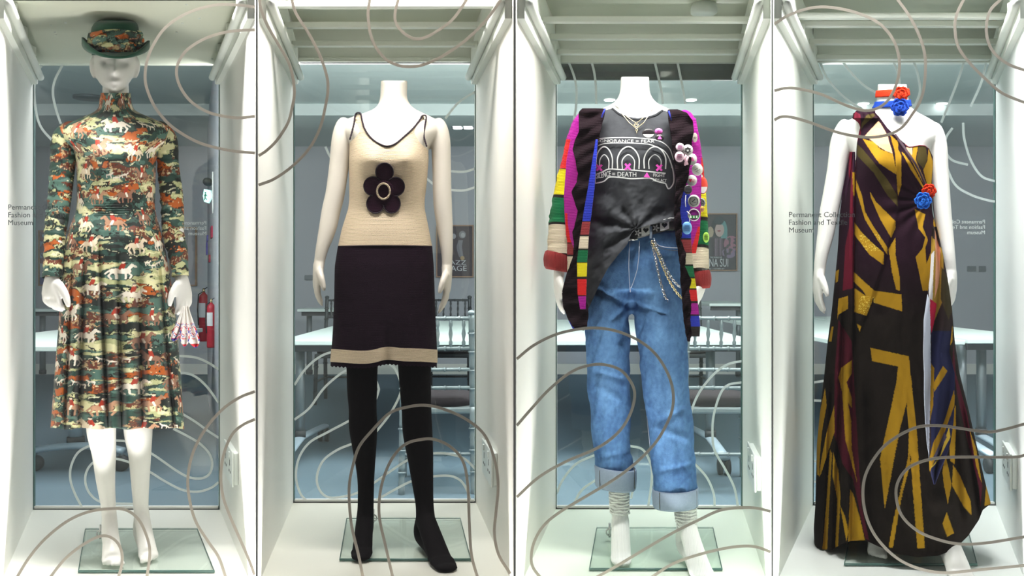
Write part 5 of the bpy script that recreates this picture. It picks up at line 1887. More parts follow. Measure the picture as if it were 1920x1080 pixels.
for (cx_, kind) in ((1196, 'f'), (1211, 'h'), (1230, 'f'), (1246, 'h')):
    c0 = cy(cx_)
    if kind == 'h':
        sq = [(cx_ - 8.5, c0 - 6.5), (cx_ - 3, c0 - 9), (cx_ + 3, c0 - 10.5), (cx_ + 8.5, c0 - 11.5), (cx_ + 8.5, c0 + 5.5), (cx_, c0 + 8.5), (cx_ - 8, c0 + 10)]
        patch(J, sq, 0.012, 'white_square', M['white'], belt)
        patch(J, [(cx_ + 5.2 * heart(t)[0], c0 - 1 + 5.2 * heart(t)[1]) for t in np.linspace(0, 2 * math.pi, 28, endpoint=False)], 0.0138, 'heart', M['black'], belt)
    else:
        patch(J, [(cx_ + (4.6 + 2.4 * math.cos(5 * t)) * math.cos(t), c0 + (4.6 + 2.4 * math.cos(5 * t)) * math.sin(t)) for t in np.linspace(0, 2 * math.pi, 50, endpoint=False)], 0.012, 'flower', M['white'], belt)
        patch(J, [(cx_ + 1.3 * math.cos(t), c0 + 1.3 * math.sin(t)) for t in np.linspace(0, 2 * math.pi, 12, endpoint=False)], 0.0138, 'flower_eye', M['black'], belt)
tube('belt_loop', [J.front(1220.5, y, 0.014) for y in (424, 430, 438, 447)], [(0.0045, 0.0015)] * 2, M['denim_in'], belt, 8, ref=fr.ex)
tube('buckle_tongue', [J.front(x, y, 0.013) for x, y in ((1177, 446), (1186, 450), (1196, 449))], 0.0022, M['chrome'], belt, 8)


def chain(pts, lift0, name, label, m, r=0.0012, lk=0.0085):
    o = empty(name, tuple(J.front(pts[0][0], pts[0][1], lift0)), -fr.th, label, 'chain')
    Q = catmull(pts, 14)
    P_ = np.array([fr.P(a, b, 0) * 0 + J.front(min(a, 1283), b, lift0) + (fr.P(a, b, 0) - fr.P(min(a, 1283), b, 0)) for a, b in Q])
    L = np.concatenate([[0], np.cumsum(np.linalg.norm(np.diff(P_, axis=0), axis=1))])
    n = int(L[-1] / lk)
    for k_ in range(n):
        s_ = (k_ + 0.5) * lk
        p = np.array([np.interp(s_, L, P_[:, q]) for q in range(3)])
        p2 = np.array([np.interp(s_ + 0.002, L, P_[:, q]) for q in range(3)])
        d = (p2 - p) / np.linalg.norm(p2 - p)
        a = np.cross(d, fr.n)
        a = a / np.linalg.norm(a)
        if k_ % 2:
            a = 0.5 * a + 0.85 * fr.n
        loop = [p + d * (math.cos(t) * lk * 0.66) + a * (math.sin(t) * lk * 0.40) for t in np.linspace(0, 2 * math.pi, 10, endpoint=False)]
        mk('link', *tube_vf(loop, r, 5, closed=True), m, o)
    return o


c1 = chain([(1222, 456), (1228, 480), (1233, 505), (1240, 535), (1250, 562), (1265, 580), (1280, 588)], 0.016, 'wallet_chain', 'heavy silver chain hanging lowest in a loop from the belt of the jeans', M['chrome'], 0.0015, 0.0088)
chain([(1222, 452), (1232, 472), (1243, 500), (1256, 528), (1270, 550), (1282, 562)], 0.020, 'wallet_chain', 'pale gold chain hanging between the two silver ones on the jeans', M['gold'], 0.0014, 0.0082)
chain([(1226, 452), (1238, 478), (1250, 505), (1262, 525), (1276, 540)], 0.024, 'wallet_chain', 'fine silver chain hanging highest of three on the jeans', M['chrome'], 0.0013, 0.008)

# tee
T = Surf(fr, [(198, 1140, 1244, .062, .064, .02), (206, 1124, 1262, .067, .068, .02), (214, 1112, 1274, .074, .076, .02), (230, 1106, 1280, .086, .086, .02), (262, 1106, 1276, .105, .10, .02), (300, 1104, 1272, .118, .10, .02),
              (345, 1102, 1270, .12, .10, .02), (400, 1098, 1274, .118, .105, .02), (440, 1092, 1280, .124, .125, .02), (500, 1086, 1284, .13, .14, .02), (560, 1080, 1286, .13, .14, .02), (612, 1078, 1288, .13, .14, .02)], 2.3)


def tee_top(px, f):
    v = np.interp(px, [1106, 1135, 1148, 1160, 1178, 1196, 1214, 1230, 1242, 1258, 1280], [216, 206, 202.5, 212, 220, 222.5, 220, 214, 206, 210, 216])
    return np.where(f, v, np.where((px > 1148) & (px < 1242), 203, v))


def tee_bot(px, f):
    v = np.interp(px, [1078, 1090, 1100, 1112, 1125, 1140, 1160, 1176, 1184, 1192, 1215, 1240, 1262, 1276, 1290], [598, 600, 585, 560, 530, 502, 476, 458, 437, 430, 422, 417, 414, 414, 414])
    return np.where(f, v, 470)


def tee_d(px, y, phi):
    s_ = np.clip((y - 330) / 90, 0, 1)
    d = 0.010 * (fbm(px / 26 + y / 60, y / 30, 3) - 0.5) * 2 * (0.3 + s_)
    # folds radiating from the tuck at the belt
    a = np.arctan2(y - 428, px - 1192)
    rr_ = np.hypot(px - 1192, y - 428)
    d = d + 0.008 * s_ * np.sin(a * 8) * np.exp(-((rr_ - 60) / 60) ** 2)
    d = d - 0.012 * np.exp(-((px - 1196) / 10) ** 2 - ((y - 408) / 14) ** 2)
    return np.zeros_like(px), np.where(np.sin(phi) > 0, d, 0)


tee = empty('t_shirt', tuple(fr.base), -fr.th, 'charcoal T-shirt printed with slogans in a white frame and pink crosses, half tucked in', 't-shirt')
garment('jersey_body', T, tee_top, tee_bot, M['tee'], tee, 460, 220, 0.005, tee_d)
cx_ = np.linspace(1147, 1243, 60)
mk('neck_rib', *tube_vf(T.front(cx_, tee_top(cx_, np.ones(60, bool)) + 1.5, 0.006), [(0.0045, 0.0018)] * 2, 8, ref=(0, 0, 1)), M['tee'], tee)


def tline(pts, name, w=0.0021, closed=False, m=None, lift=0.013):
    P_ = catmull(pts, 6, closed)
    P3_ = T.front(P_[:, 0], P_[:, 1], lift)
    return mk(name, *tube_vf(P3_, [(w, 0.0006)] * 2, 6, ref=None if False else None, closed=closed), m or M['tee_print'], tee)


def stroke(pts, name, w=1.1, m=None, closed=False, lift=0.0145):
    """flat printed stroke lying on the jersey"""
    P_ = catmull(pts, 6, closed)
    if closed: P_ = np.vstack([P_, P_[:1]])
    d = np.gradient(P_, axis=0)
    d /= np.linalg.norm(d, axis=1)[:, None] + 1e-9
    nn = np.stack([-d[:, 1], d[:, 0]], 1) * w
    A, B_ = P_ + nn, P_ - nn
    V = list(T.front(A[:, 0], A[:, 1], lift)) + list(T.front(B_[:, 0], B_[:, 1], lift))
    n = len(P_)
    o = mk(name, V, [(k_, k_ + 1, n + k_ + 1, n + k_) for k_ in range(n - 1)], m or M['tee_print'], tee, False)
    solid(o, 0.0005, 0)
    return o


stroke([(1120, 265), (1125, 260), (1160, 258), (1200, 259), (1235, 264), (1255, 278), (1263, 300)], 'printed_frame', 0.8)
stroke([(1119, 274), (1135, 269), (1165, 268), (1200, 269), (1222, 272), (1245, 283), (1256, 300), (1260, 315)], 'printed_frame', 0.8)
stroke([(1118, 327), (1130, 322), (1142, 317), (1165, 318), (1200, 320), (1248, 325)], 'printed_frame')
stroke([(1116, 344), (1132, 340), (1143, 332), (1165, 333), (1185, 335), (1218, 334), (1232, 340), (1248, 344)], 'printed_frame')
stroke([(1119, 265), (1117, 285), (1116, 310), (1116, 344)], 'printed_frame')
stroke([(1256, 300), (1262, 320), (1263, 342), (1254, 354), (1248, 344)], 'printed_frame')
# three plain rounded arches as a neutral stand-in for the drawing
for (ax, w_) in ((1133, 15), (1178, 20), (1228, 20)):
    stroke([(ax - w_, 316), (ax - w_, 296), (ax - w_ * 0.6, 281), (ax, 275), (ax + w_ * 0.6, 281), (ax + w_, 296), (ax + w_, 317)], 'printed_arch')
    stroke([(ax - w_ * 0.55, 317), (ax - w_ * 0.55, 300), (ax, 290), (ax + w_ * 0.55, 300), (ax + w_ * 0.55, 318)], 'printed_arch', 0.9)
for (ax, ay) in ((1123.5, 315), (1177, 313), (1236, 315)):
    stroke([(ax - 5, ay - 6), (ax + 5, ay + 5)], 'pink_cross', 1.9, M['pink_print'], lift=0.0158)
    stroke([(ax + 5, ay - 6), (ax - 5, ay + 5)], 'pink_cross', 1.9, M['pink_print'], lift=0.0162)
patch(T, [(1207, 332), (1213, 323), (1219, 333)], 0.0155, 'pink_triangle', M['pink_print'], tee, 0.0005)


def tee_text(s_, x, y, w, h, lift=0.0148, slope=0.0):
    v, f = text_vf(s_)
    w0, h0 = np.ptp(v[:, 0]), v[:, 1].max()
    px = x + (v[:, 0] - v[:, 0].min()) / w0 * w
    py = y - v[:, 1] / h0 * h + slope * (px - x)
    o = mk('slogan_lettering', T.front(px, py, lift), f, M['tee_print'], tee, False)
    solid(o, 0.0008, 0)


tee_text('IGNORANCE = FEAR', 1122, 266.6, 105, 5.4, slope=0.008)
tee_text('SILENCE', 1118, 335, 27, 10, slope=-0.18)
tee_text('= DEATH', 1148, 330.5, 45, 8.5, slope=0.02)
tee_text('FIGHT', 1225, 331, 22, 6, slope=0.05)
tee_text('AIDS ACT', 1224, 340, 26, 5.5, slope=0.06)

# necklaces
nk = empty('necklace', tuple(T.front(1192, 225, .02)), -fr.th, 'fine silver necklace with a small heart, the shorter of two over the tee', 'necklace')
NP = lambda pts: [B3.front(a, b, 0.006) if b < 212 else T.front(a, b, 0.016) for a, b in pts]
tube('neck_chain', NP([(1155, 197), (1166, 209), (1177, 220), (1193, 231), (1206, 221), (1215, 212), (1222, 202)]), 0.0009, M['gold'], nk, 6)
mk('heart_pendant', *tube_vf([T.front(1193 + 4 * heart(t)[0], 235 + 3.4 * heart(t)[1], 0.017) for t in np.linspace(0, 2 * math.pi, 20, endpoint=False)], 0.0008, 6, closed=True), M['gold'], nk)
nk = empty('necklace', tuple(T.front(1193, 235, .02)), -fr.th, 'longer silver necklace with a small key-shaped pendant over the tee', 'necklace')
tube('neck_chain', NP([(1152, 196), (1166, 213), (1180, 230), (1193, 241), (1207, 230), (1217, 215), (1225, 202)]), 0.0009, M['gold'], nk, 6)
mk('pendant', *tube_vf([T.front(1193.5 + 1.8 * math.cos(t), 243.5 + 2 * math.sin(t), 0.017) for t in np.linspace(0, 2 * math.pi, 12, endpoint=False)], 0.0007, 6, closed=True), M['gold'], nk)
tube('pendant_stem', [T.front(1193.5, 246, .017), T.front(1194, 250, .017)], 0.0010, M['gold'], nk, 6)

# cardigan
MAG, BLU, RED, YEL, GRN, CRM, MRN, BLK = (160, 22, 140), (38, 52, 170), (206, 34, 34), (226, 208, 30), (20, 104, 64), (222, 208, 184), (142, 52, 56), (30, 22, 22)
card = empty('cardigan', tuple(fr.base), -fr.th, 'chunky colour-block knit cardigan with black ruffled front edges and turned-back brick red cuffs', 'cardigan')


def bands(lst, base=BLK):
    def fn(x, y, _=None):
        c = np.empty((len(x), 3))
        c[:] = lin(base)
        for (y0, y1, rgb) in lst:
            put(c, (y >= y0) & (y < y1), rgb)
        return c
    return fn


pl = bands([(200, 268, MAG), (268, 320, RED), (323, 369, YEL), (376, 422, GRN), (427, 480, CRM), (480, 520, CRM)], BLK)
sleeve(fr, [(1112, 214, 10, .03), (1098, 226, 20, .03), (1088, 260, 25, .03), (1078, 300, 25, .03), (1068, 350, 27, .03), (1060, 400, 29, .025), (1055, 440, 28, .015), (1052, 480, 26, .0)], pl, M['cardigan'], card, nseg=80, step=180, wrinkle=0.004)
pr = bands([(200, 300, MAG), (300, 360, RED), (362, 409, YEL), (416, 462, GRN), (468, 520, CRM)], BLK)
sleeve(fr, [(1272, 214, 10, .035), (1284, 226, 18, .035), (1291, 260, 20, .035), (1297, 300, 20, .035), (1301, 350, 21, .035), (1304, 400, 22, .03), (1306, 450, 22, .02), (1308, 506, 21, .0)], pr, M['cardigan'], card, nseg=80, step=180, wrinkle=0.004)


def cuff(c, y0, y1, hw, dd, tilt):
    na = 48
    prof = [(hw * 0.72, y0 + 4), (hw * 0.86, y0 + 1), (hw, y0 + 3), (hw * 1.1, y0 + 10), (hw * 1.14, (y0 + y1) / 2), (hw * 1.1, y1 - 6), (hw * 0.95, y1), (hw * 0.8, y1 - 3), (hw * 0.7, y1 - 12)]
    V = []
    for (r, yy) in prof:
        for a in range(na):
            t = 2 * math.pi * a / na
            c0 = fr.P(c, yy + tilt * math.cos(t), dd)
            V.append(c0 + fr.ex * (math.cos(t) * r / 555) - fr.n * (math.sin(t) * r * 1.05 / 555))
    f = [(a * na + b, (a + 1) * na + b, (a + 1) * na + (b + 1) % na, a * na + (b + 1) % na) for a in range(len(prof) - 1) for b in range(na)]
    mk('cuff', V, f, M['cuff'], card)


cuff(1047, 472, 508, 25, -.002, 4)
cuff(1313, 506, 541, 18, .0, -1)


def ruf(amp, k_, ph=0.0):
    def fn(X, Y_, U):
        return amp * np.sin(Y_ / k_ + ph + 2.2 * np.sin(Y_ / 31.0)) * np.sin(U * math.pi) - 0.012 * np.sin(U * math.pi)
    return fn


# magenta front panels over the sleeves
sheet('front_panel', fr, [(226, 1080, 1112, -.03, -.05), (245, 1074, 1112, -.035, -.085), (300, 1063, 1110, -.03, -.12), (370, 1058, 1104, -.03, -.12), (420, 1060, 1100, -.03, -.125), (450, 1071, 1098, -.05, -.125), (470, 1078, 1098, -.07, -.125)],
      M['cardigan'], card, 50, 160, None, bands([(0, 999, MAG)]), 0.004)
sheet('side_strip', fr, [(400, 1060, 1070, -.035, -.05), (440, 1062, 1080, -.04, -.06), (452, 1064, 1082, -.04, -.06), (480, 1064, 1084, -.04, -.06), (520, 1064, 1082, -.04, -.06)], M['cardigan'], card, 16, 70, None, bands([(0, 455, RED), (457, 478, MRN), (481, 520, CRM)]), 0.004)
# ruffle left
RL_ = [(204, 1092, 1136, -.03, -.075), (210, 1086, 1134, -.055, -.09), (225, 1085, 1131, -.07, -.10), (245, 1086, 1126, -.085, -.12), (265, 1078, 1122, -.09, -.13), (280, 1074, 1119, -.095, -.14), (300, 1079, 1116, -.10, -.145), (325, 1084, 1113, -.105, -.15), (342, 1082, 1110, -.11, -.15),
       (358, 1072, 1107, -.11, -.15), (375, 1076, 1104, -.11, -.15), (395, 1084, 1101, -.11, -.15), (415, 1080, 1096, -.11, -.15), (435, 1074, 1092, -.11, -.15), (460, 1077, 1090, -.115, -.15), (485, 1074, 1087, -.11, -.15), (505, 1066, 1086, -.11, -.15), (530, 1058, 1088, -.10, -.15),
       (550, 1054, 1095, -.09, -.15), (575, 1056, 1102, -.09, -.145), (595, 1064, 1103, -.10, -.14), (612, 1074, 1100, -.11, -.13), (619, 1084, 1094, -.12, -.13)]
sheet('ruffle', fr, RL_, M['ruffle'], card, 40, 260, lambda X, Y_, U: 0.016 * np.sin(Y_ / 7.0 + 2 * np.sin(Y_ / 30)) * (1 - U) ** 0.8 + 0.005 * np.sin(Y_ / 4 + U * 6), None, 0.004)
sheet('front_band', fr, [(262, 1117, 1121, -.150, -.150), (300, 1111, 1118, -.156, -.158), (350, 1103, 1115, -.158, -.162), (400, 1094, 1109, -.158, -.162), (415, 1092, 1107, -.158, -.162), (440, 1088, 1104, -.158, -.162), (490, 1082, 1101, -.158, -.162), (550, 1083, 1099, -.158, -.160), (580, 1088, 1098, -.155, -.158)],
      M['cardigan'], card, 16, 200, None, bands([(0, 414, BLU), (417, 440, MRN), (443, 466, CRM), (469, 492, GRN), (493, 519, YEL), (523, 553, RED), (556, 580, MAG)]), 0.004)
sheet('hem_piece', fr, [(570, 1060, 1075, -.07, -.09), (600, 1066, 1085, -.08, -.10), (616, 1074, 1088, -.09, -.10)], M['cardigan'], card, 12, 30, None, bands([(0, 598, MAG), (601, 700, BLU)]), 0.004)
# right side
sheet('front_panel', fr, [(222, 1276, 1304, -.06, -.02), (250, 1278, 1309, -.08, -.025), (300, 1284, 1314, -.085, -.03), (350, 1286, 1314, -.085, -.03), (400, 1286, 1313, -.085, -.035), (440, 1286, 1311, -.085, -.04), (475, 1290, 1304, -.08, -.06)],
      M['cardigan'], card, 40, 140, None, lambda x, y, _: np.where((y > 425)[:, None] & (x > 1293 + (475 - y) * 0.3)[:, None], np.array(lin(RED)), np.array(lin(MAG))), 0.004)
sheet('lower_strip', fr, [(352, 1272, 1293, -.13, -.10), (400, 1274, 1294, -.13, -.10), (448, 1277, 1295, -.13, -.10), (500, 1281, 1299, -.13, -.10), (540, 1285, 1305, -.13, -.10), (612, 1294, 1312, -.13, -.10), (631, 1294, 1311, -.13, -.10)],
      M['cardigan'], card, 18, 200, None, bands([(0, 447, BLU), (449, 473, MRN), (475, 496, CRM), (498, 520, GRN), (523, 541, YEL), (544, 565, RED), (568, 589, MAG), (592, 612, BLU)]), 0.004)
RR_ = [(206, 1252, 1270, -.08, -.05), (212, 1252, 1288, -.09, -.055), (225, 1254, 1298, -.105, -.06), (245, 1257, 1301, -.12, -.07), (262, 1260, 1297, -.13, -.09), (285, 1262, 1296, -.14, -.10), (300, 1264, 1296, -.145, -.11), (318, 1266, 1292, -.148, -.12), (335, 1268, 1290, -.15, -.13),
       (352, 1268, 1284, -.15, -.135), (372, 1266, 1277, -.15, -.14), (400, 1264, 1275, -.15, -.145), (430, 1266, 1280, -.15, -.145), (450, 1268, 1276, -.15, -.145), (475, 1272, 1286, -.15, -.145), (500, 1276, 1284, -.15, -.145), (525, 1276, 1296, -.15, -.145), (545, 1278, 1292, -.15, -.145),
       (570, 1280, 1296, -.15, -.145), (600, 1282, 1294, -.15, -.145), (625, 1286, 1297, -.15, -.145), (640, 1290, 1293, -.15, -.145)]
sheet('ruffle', fr, RR_, M['ruffle'], card, 36, 260, lambda X, Y_, U: 0.014 * np.sin(Y_ / 7.5 + 1 + 2 * np.sin(Y_ / 33)) * U + 0.004 * np.sin(Y_ / 4 + U * 6), None, 0.004)
tube('blue_edging', [fr.P(x, y, -.152) for x, y in ((1134, 205), (1131, 212), (1128, 220))], 0.0025, mat('blue_edge', BLU, 0.9), card, 8)
tube('blue_edging', [fr.P(x, y, -.10) for x, y in ((1254, 208), (1256, 216), (1258, 226))], 0.0025, bpy.data.materials['blue_edge'], card, 8)

# badges
G_ = 'round badges pinned to the cardigan'


def badge(px, py, d, r, rgb, label, mark=None, mrgb=(40, 40, 40), ry=None, group=G_, tiltx=0.0):
    ry = ry or r
    o = empty('badge', tuple(fr.P(px, py, d)), -fr.th, label, 'badge', group)
    n = 28
    V = [fr.P(px, py, d - 0.004)]
    for q, dz in ((0.5, -0.0035), (0.85, -0.002), (1.0, 0.0), (0.9, 0.002)):
        for a in range(n):
            t = 2 * math.pi * a / n
            V.append(fr.P(px + r * q * math.cos(t), py + ry * q * math.sin(t), d + dz + tiltx * math.cos(t) * r * q / 555))
    f = [(0, 1 + (a + 1) % n, 1 + a) for a in range(n)]
    for k_ in range(3):
        f += [(1 + k_ * n + a, 1 + k_ * n + (a + 1) % n, 1 + (k_ + 1) * n + (a + 1) % n, 1 + (k_ + 1) * n + a) for a in range(n)]
    f.append(tuple(1 + 3 * n + a for a in range(n)))
    key = 'badge_enamel_%d_%d_%d' % rgb
    mm = bpy.data.materials.get(key) or mat(key, rgb, 0.3, coat=0.3)
    mk('face', V, f, mm, o)
    mkey = 'badge_print_%d_%d_%d' % mrgb
    m2_ = bpy.data.materials.get(mkey) or mat(mkey, mrgb, 0.4)

    def flat(pts, name, mat_=m2_):
        V = [fr.P(px + a, py + b, d - 0.0052 + 0.0012 * (math.hypot(a / r, b / ry)) + tiltx * a / 555) for a, b in pts]
        q = mk(name, V, [tuple(range(len(V)))], mat_, o, False)
        solid(q, 0.0006, 0)

    def bar(x0, y0, x1, y1, w):
        dx, dy = x1 - x0, y1 - y0
        L = math.hypot(dx, dy)
        ax, ay = -dy / L * w, dx / L * w
        flat([(x0 + ax, y0 + ay), (x1 + ax, y1 + ay), (x1 - ax, y1 - ay), (x0 - ax, y0 - ay)], 'printed_bar')
    if mark == 'star':
        for s_ in (1, -1):
            T_ = [(0.62 * r * math.sin(a), -s_ * 0.62 * r * math.cos(a)) for a in (0, 2.094, 4.189)]
            for k_ in range(3):
                bar(*T_[k_], *T_[(k_ + 1) % 3], 0.55)
    elif mark == 'tri':
        flat([(0, -r * .55), (r * .5, r * .35), (-r * .5, r * .35)], 'printed_triangle')
    elif mark == 'tri_down':
        flat([(-r * .6, -r * .3), (r * .1, -r * .3), (-r * .25, r * .4)], 'printed_triangle')
        bar(r * .0, -r * .1, r * .6, -r * .1, .6)
        bar(r * .0, r * .25, r * .5, r * .25, .6)
    elif mark == 'lines':
        for q in (-.45, -.15, .15, .45):
            w_ = math.sqrt(1 - q * q) * .62 * r
            bar(-w_, q * ry, w_, q * ry, .5)
    elif mark == 'ring':
        P_ = [fr.P(px + r * .68 * math.cos(t), py + ry * .68 * math.sin(t), d - 0.0045 + tiltx * .68 * math.cos(t) * r / 555) for t in np.linspace(0, 2 * math.pi, 24, endpoint=False)]
        mk('printed_ring', *tube_vf(P_, 0.0012, 5, closed=True), m2_, o)
        bar(-r * .3, r * .15, r * .2, -r * .3, .9)
        bar(-r * .1, r * .2, r * .4, r * .2, .6)
    elif mark == 'half':
        flat([(r * .9 * math.cos(t), ry * .9 * math.sin(t)) for t in np.linspace(0.15, math.pi - 0.15, 14)], 'printed_half')
    elif mark == 'people':
        P_ = [fr.P(px + r * .88 * math.cos(t), py + ry * .88 * math.sin(t), d - 0.0045) for t in np.linspace(0, 2 * math.pi, 24, endpoint=False)]
        mk('printed_ring', *tube_vf(P_, 0.0012, 5, closed=True), M['tee_print'], o)
        flat([(-r * .8, 1), (r * .8, 1), (r * .7, r * .55), (-r * .7, r * .55)], 'printed_band')
        mw_ = M['white']
        for q in (-.45, 0, .45):
            flat([(q * r - 1.1, 1.6), (q * r + 1.1, 1.6), (q * r + 1.5, r * .5), (q * r - 1.5, r * .5)], 'printed_figure', mw_)
    elif mark == 'scrawl':
        bar(-r * .5, r * .1, r * .1, -r * .3, .5)
        bar(-r * .1, r * .3, r * .5, -r * .1, .5)
        bar(-r * .3, r * .35, r * .2, r * .45, .5)
    return o


badge(1275, 276, -.135, 8, (232, 214, 224), 'pinkish white badge with fine lines, topmost left on the black ruffle', 'lines', (200, 140, 180))
badge(1289.5, 281.5, -.13, 10, (226, 226, 222), 'white badge with a dark six-pointed star outline', 'star', (40, 34, 40), ry=10.5)
badge(1274, 294, -.15, 9, (230, 200, 214), 'pink and white lettered badge below the topmost left badge', 'lines', (120, 60, 90), ry=10)
badge(1298, 299, -.115, 9, (232, 226, 226), 'white badge with a pink triangle on the magenta knit', 'tri', (230, 110, 170), ry=11)
badge(1307.5, 318, -.105, 10.5, (230, 228, 224), 'white badge with thin grey scrawl on the magenta knit', 'scrawl', (120, 110, 110), ry=11.5)
badge(1297, 338.5, -.12, 10, (228, 224, 222), 'white badge with crimson downward triangle', 'tri_down', (176, 20, 70), ry=10.5)
badge(1290, 355.5, -.145, 8, (28, 22, 28), 'small black badge at the edge of the black ruffle', 'lines', (90, 90, 96), ry=9)
badge(1301, 377, -.135, 11.5, (206, 206, 200), 'grey and white badge ringed with lettering around a clasped hand', 'ring', (60, 60, 60), ry=12)
badge(1301, 403, -.135, 12, (120, 26, 116), 'purple badge with a green band of white figures', 'people', (40, 140, 60), ry=12.5)
badge(1288, 427.5, -.145, 9.5, (118, 176, 224), 'sky blue lettered badge on the blue band', 'lines', (60, 90, 150), ry=12)
badge(1318, 348, -.025, 9, (214, 70, 52), 'large orange-red rimmed badge on the outer sleeve', 'half', (236, 230, 226), ry=16)
badge(1315, 380, -.03, 8, (150, 150, 146), 'dull grey badge with concentric ring on the yellow sleeve block', 'ring', (80, 80, 78), ry=9)
badge(1324, 445, -.02, 6, (176, 226, 92), 'lime green oval-looking badge on the green sleeve block', 'lines', (60, 90, 40), ry=10)
badge(1316, 392, -.035, 5, (206, 160, 70), 'little ochre badge between the yellow block and purple badge', 'scrawl', (140, 60, 120), ry=6)
badge(1303, 258, -.06, 5, (190, 180, 170), 'small pale badge high on the cardigan shoulder edge', 'scrawl', (80, 60, 60), ry=9, tiltx=.8)
G2 = 'badges pinned to the tee'
badge(1216, 250, -.122, 12, (34, 28, 32), 'oval black badge with pink triangle above white lettering on the tee chest', 'half', (206, 204, 204), ry=9, group=G2)
patch(T, [(1213, 249), (1218, 241), (1222, 249.5)], 0.022, 'pink_triangle', M['pink_print'], bpy.data.objects['badge.015'], .0005)
badge(1235, 246.5, -.116, 7.5, (232, 110, 200), 'bright pink round badge on the tee chest', 'scrawl', (170, 50, 140), ry=6, group=G2)
badge(1237, 258, -.120, 8.5, (38, 32, 36), 'small black badge with a pink triangle under the bright pink badge', 'tri', (236, 120, 200), ry=6, group=G2)
rb = empty('ribbon_pin', tuple(fr.P(1286, 301, -.14)), -fr.th, 'looped pink and white ribbon pin among the badges', 'pin')
tube('ribbon_loop', [fr.P(x, y, -.14) for x, y in ((1283, 310), (1287, 302), (1290, 294), (1286, 291), (1284, 296), (1289, 309))], [(0.004, 0.0012)] * 2, mat('pink_ribbon', (226, 180, 196), 0.5), rb, 8, ref=fr.ex)
for (pts, lb) in ((((1286, 366), (1285, 378), (1286, 388)), 'thin white cord hanging beside the black badge'), (((1288, 396), (1294, 402), (1293, 415), (1289, 420)), 'white looped cord above the sky blue badge')):
    o = tube('cord_loop', [fr.P(x, y, -.145) for x, y in pts], 0.0012, M['white'], None, 6)
    tag(o, lb, 'cord')

# ---- fourth figure
fr = frs[3]
m4 = empty('mannequin', tuple(fr.base), -fr.th, 'white headless mannequin with bare feet standing in the draped black and yellow gown', 'mannequin')
B4 = Surf(fr, [(158, 1646, 1700, .053, .053, .02), (176, 1645, 1703, .055, .055, .02), (200, 1642, 1706, .056, .058, .02), (212, 1626, 1722, .06, .062, .02), (221, 1598, 1742, .066, .068, .02), (232, 1580, 1758, .075, .078, .02),
               (255, 1580, 1760, .09, .088, .02), (280, 1596, 1745, .10, .095, .02), (305, 1598, 1743, .105, .10, .02), (350, 1596, 1740, .095, .09, .02), (400, 1594, 1734, .084, .087, .02),
               (450, 1584, 1748, .10, .105, .02), (510, 1578, 1756, .11, .12, .02), (590, 1580, 1752, .11, .12, .02)], 2.2,
          bumps=((1635, 305, 24, 26, .030), (1707, 305, 24, 26, .030), (1676, 222, 10, 8, -.006)))
body = [B4.vf(48, 5)]
body.append(limb(fr, [(1592, 228, 9, .02), (1585, 238, 16, .02), (1577, 268, 20, .02), (1570, 315, 18.5, .02), (1562, 360, 18, .015), (1554, 400, 17.5, .01), (1548, 440, 15.5, .0), (1540, 480, 12, -.015), (1536, 512, 10.5, -.02)]))
body.append(limb(fr, [(1743, 234, 9, .02), (1750, 245, 16, .02), (1757, 275, 17.5, .02), (1760, 320, 17, .02), (1764, 365, 16, .015), (1768, 405, 15, .01), (1774, 445, 13, .0), (1780, 485, 10.5, -.015), (1783, 515, 9.5, -.02)]))
body += hand(fr, (1536, 512, -.02), (1533, 548, -.03), (1545, 590, -.04), 1.0, inward=1, spread=0.3, curl=0.5)
body += hand(fr, (1783, 516, -.02), (1785, 548, -.03), (1778, 582, -.04), 1.0, inward=-1, spread=0.2, curl=0.5)
body.append(limb(fr, [(1640, 560, 36, .03), (1640, 700, 30, .03), (1640, 820, 24, .03), (1642, 900, 17, .03), (1643, 960, 14, .02)]))
body.append(limb(fr, [(1700, 560, 36, .03), (1712, 700, 30, .0), (1732, 820, 24, -.02), (1750, 900, 17, -.03), (1766, 970, 15, -.06)]))
body += foot(fr, (1643, 960, .02), (1645, fr.floor_row(1645, -.14) - 5, -.14), 17.5, 14)
body += foot(fr, (1766, 970, -.06), (1808, fr.floor_row(1808, -.245) + 4, -.245), 22, 15, toes=False)
union_body('body', body, M['plaster'], m4, 0.0045)

YL, MR, OL, PCH, NVY, WHT = (154, 116, 24), (66, 16, 30), (64, 54, 24), (216, 160, 122), (38, 42, 78), (206, 212, 226)
G = Surf(fr, [(205, 1600, 1742, .076, .08, .02), (225, 1600, 1748, .084, .085, .02), (250, 1600, 1750, .10, .095, .02), (275, 1601, 1748, .108, .10, .02), (305, 1600, 1748, .112, .104, .02), (345, 1588, 1746, .104, .10, .02), (370, 1581, 1744, .098, .098, .02),
              (400, 1577, 1746, .098, .10, .02), (440, 1575, 1758, .11, .115, .02), (480, 1572, 1770, .12, .13, .02), (520, 1568, 1777, .13, .14, .02), (580, 1562, 1783, .14, .15, .02), (640, 1554, 1788, .15, .16, .02), (700, 1548, 1797, .16, .17, .02),
              (760, 1541, 1812, .17, .18, .02), (830, 1534, 1828, .185, .19, .02), (900, 1532, 1844, .20, .20, .02), (945, 1531, 1856, .21, .20, .02), (990, 1528, 1850, .215, .20, .02), (1050, 1530, 1842, .22, .20, .02)], 2.3,
         bumps=((1635, 305, 24, 26, .030), (1707, 305, 24, 26, .030)))
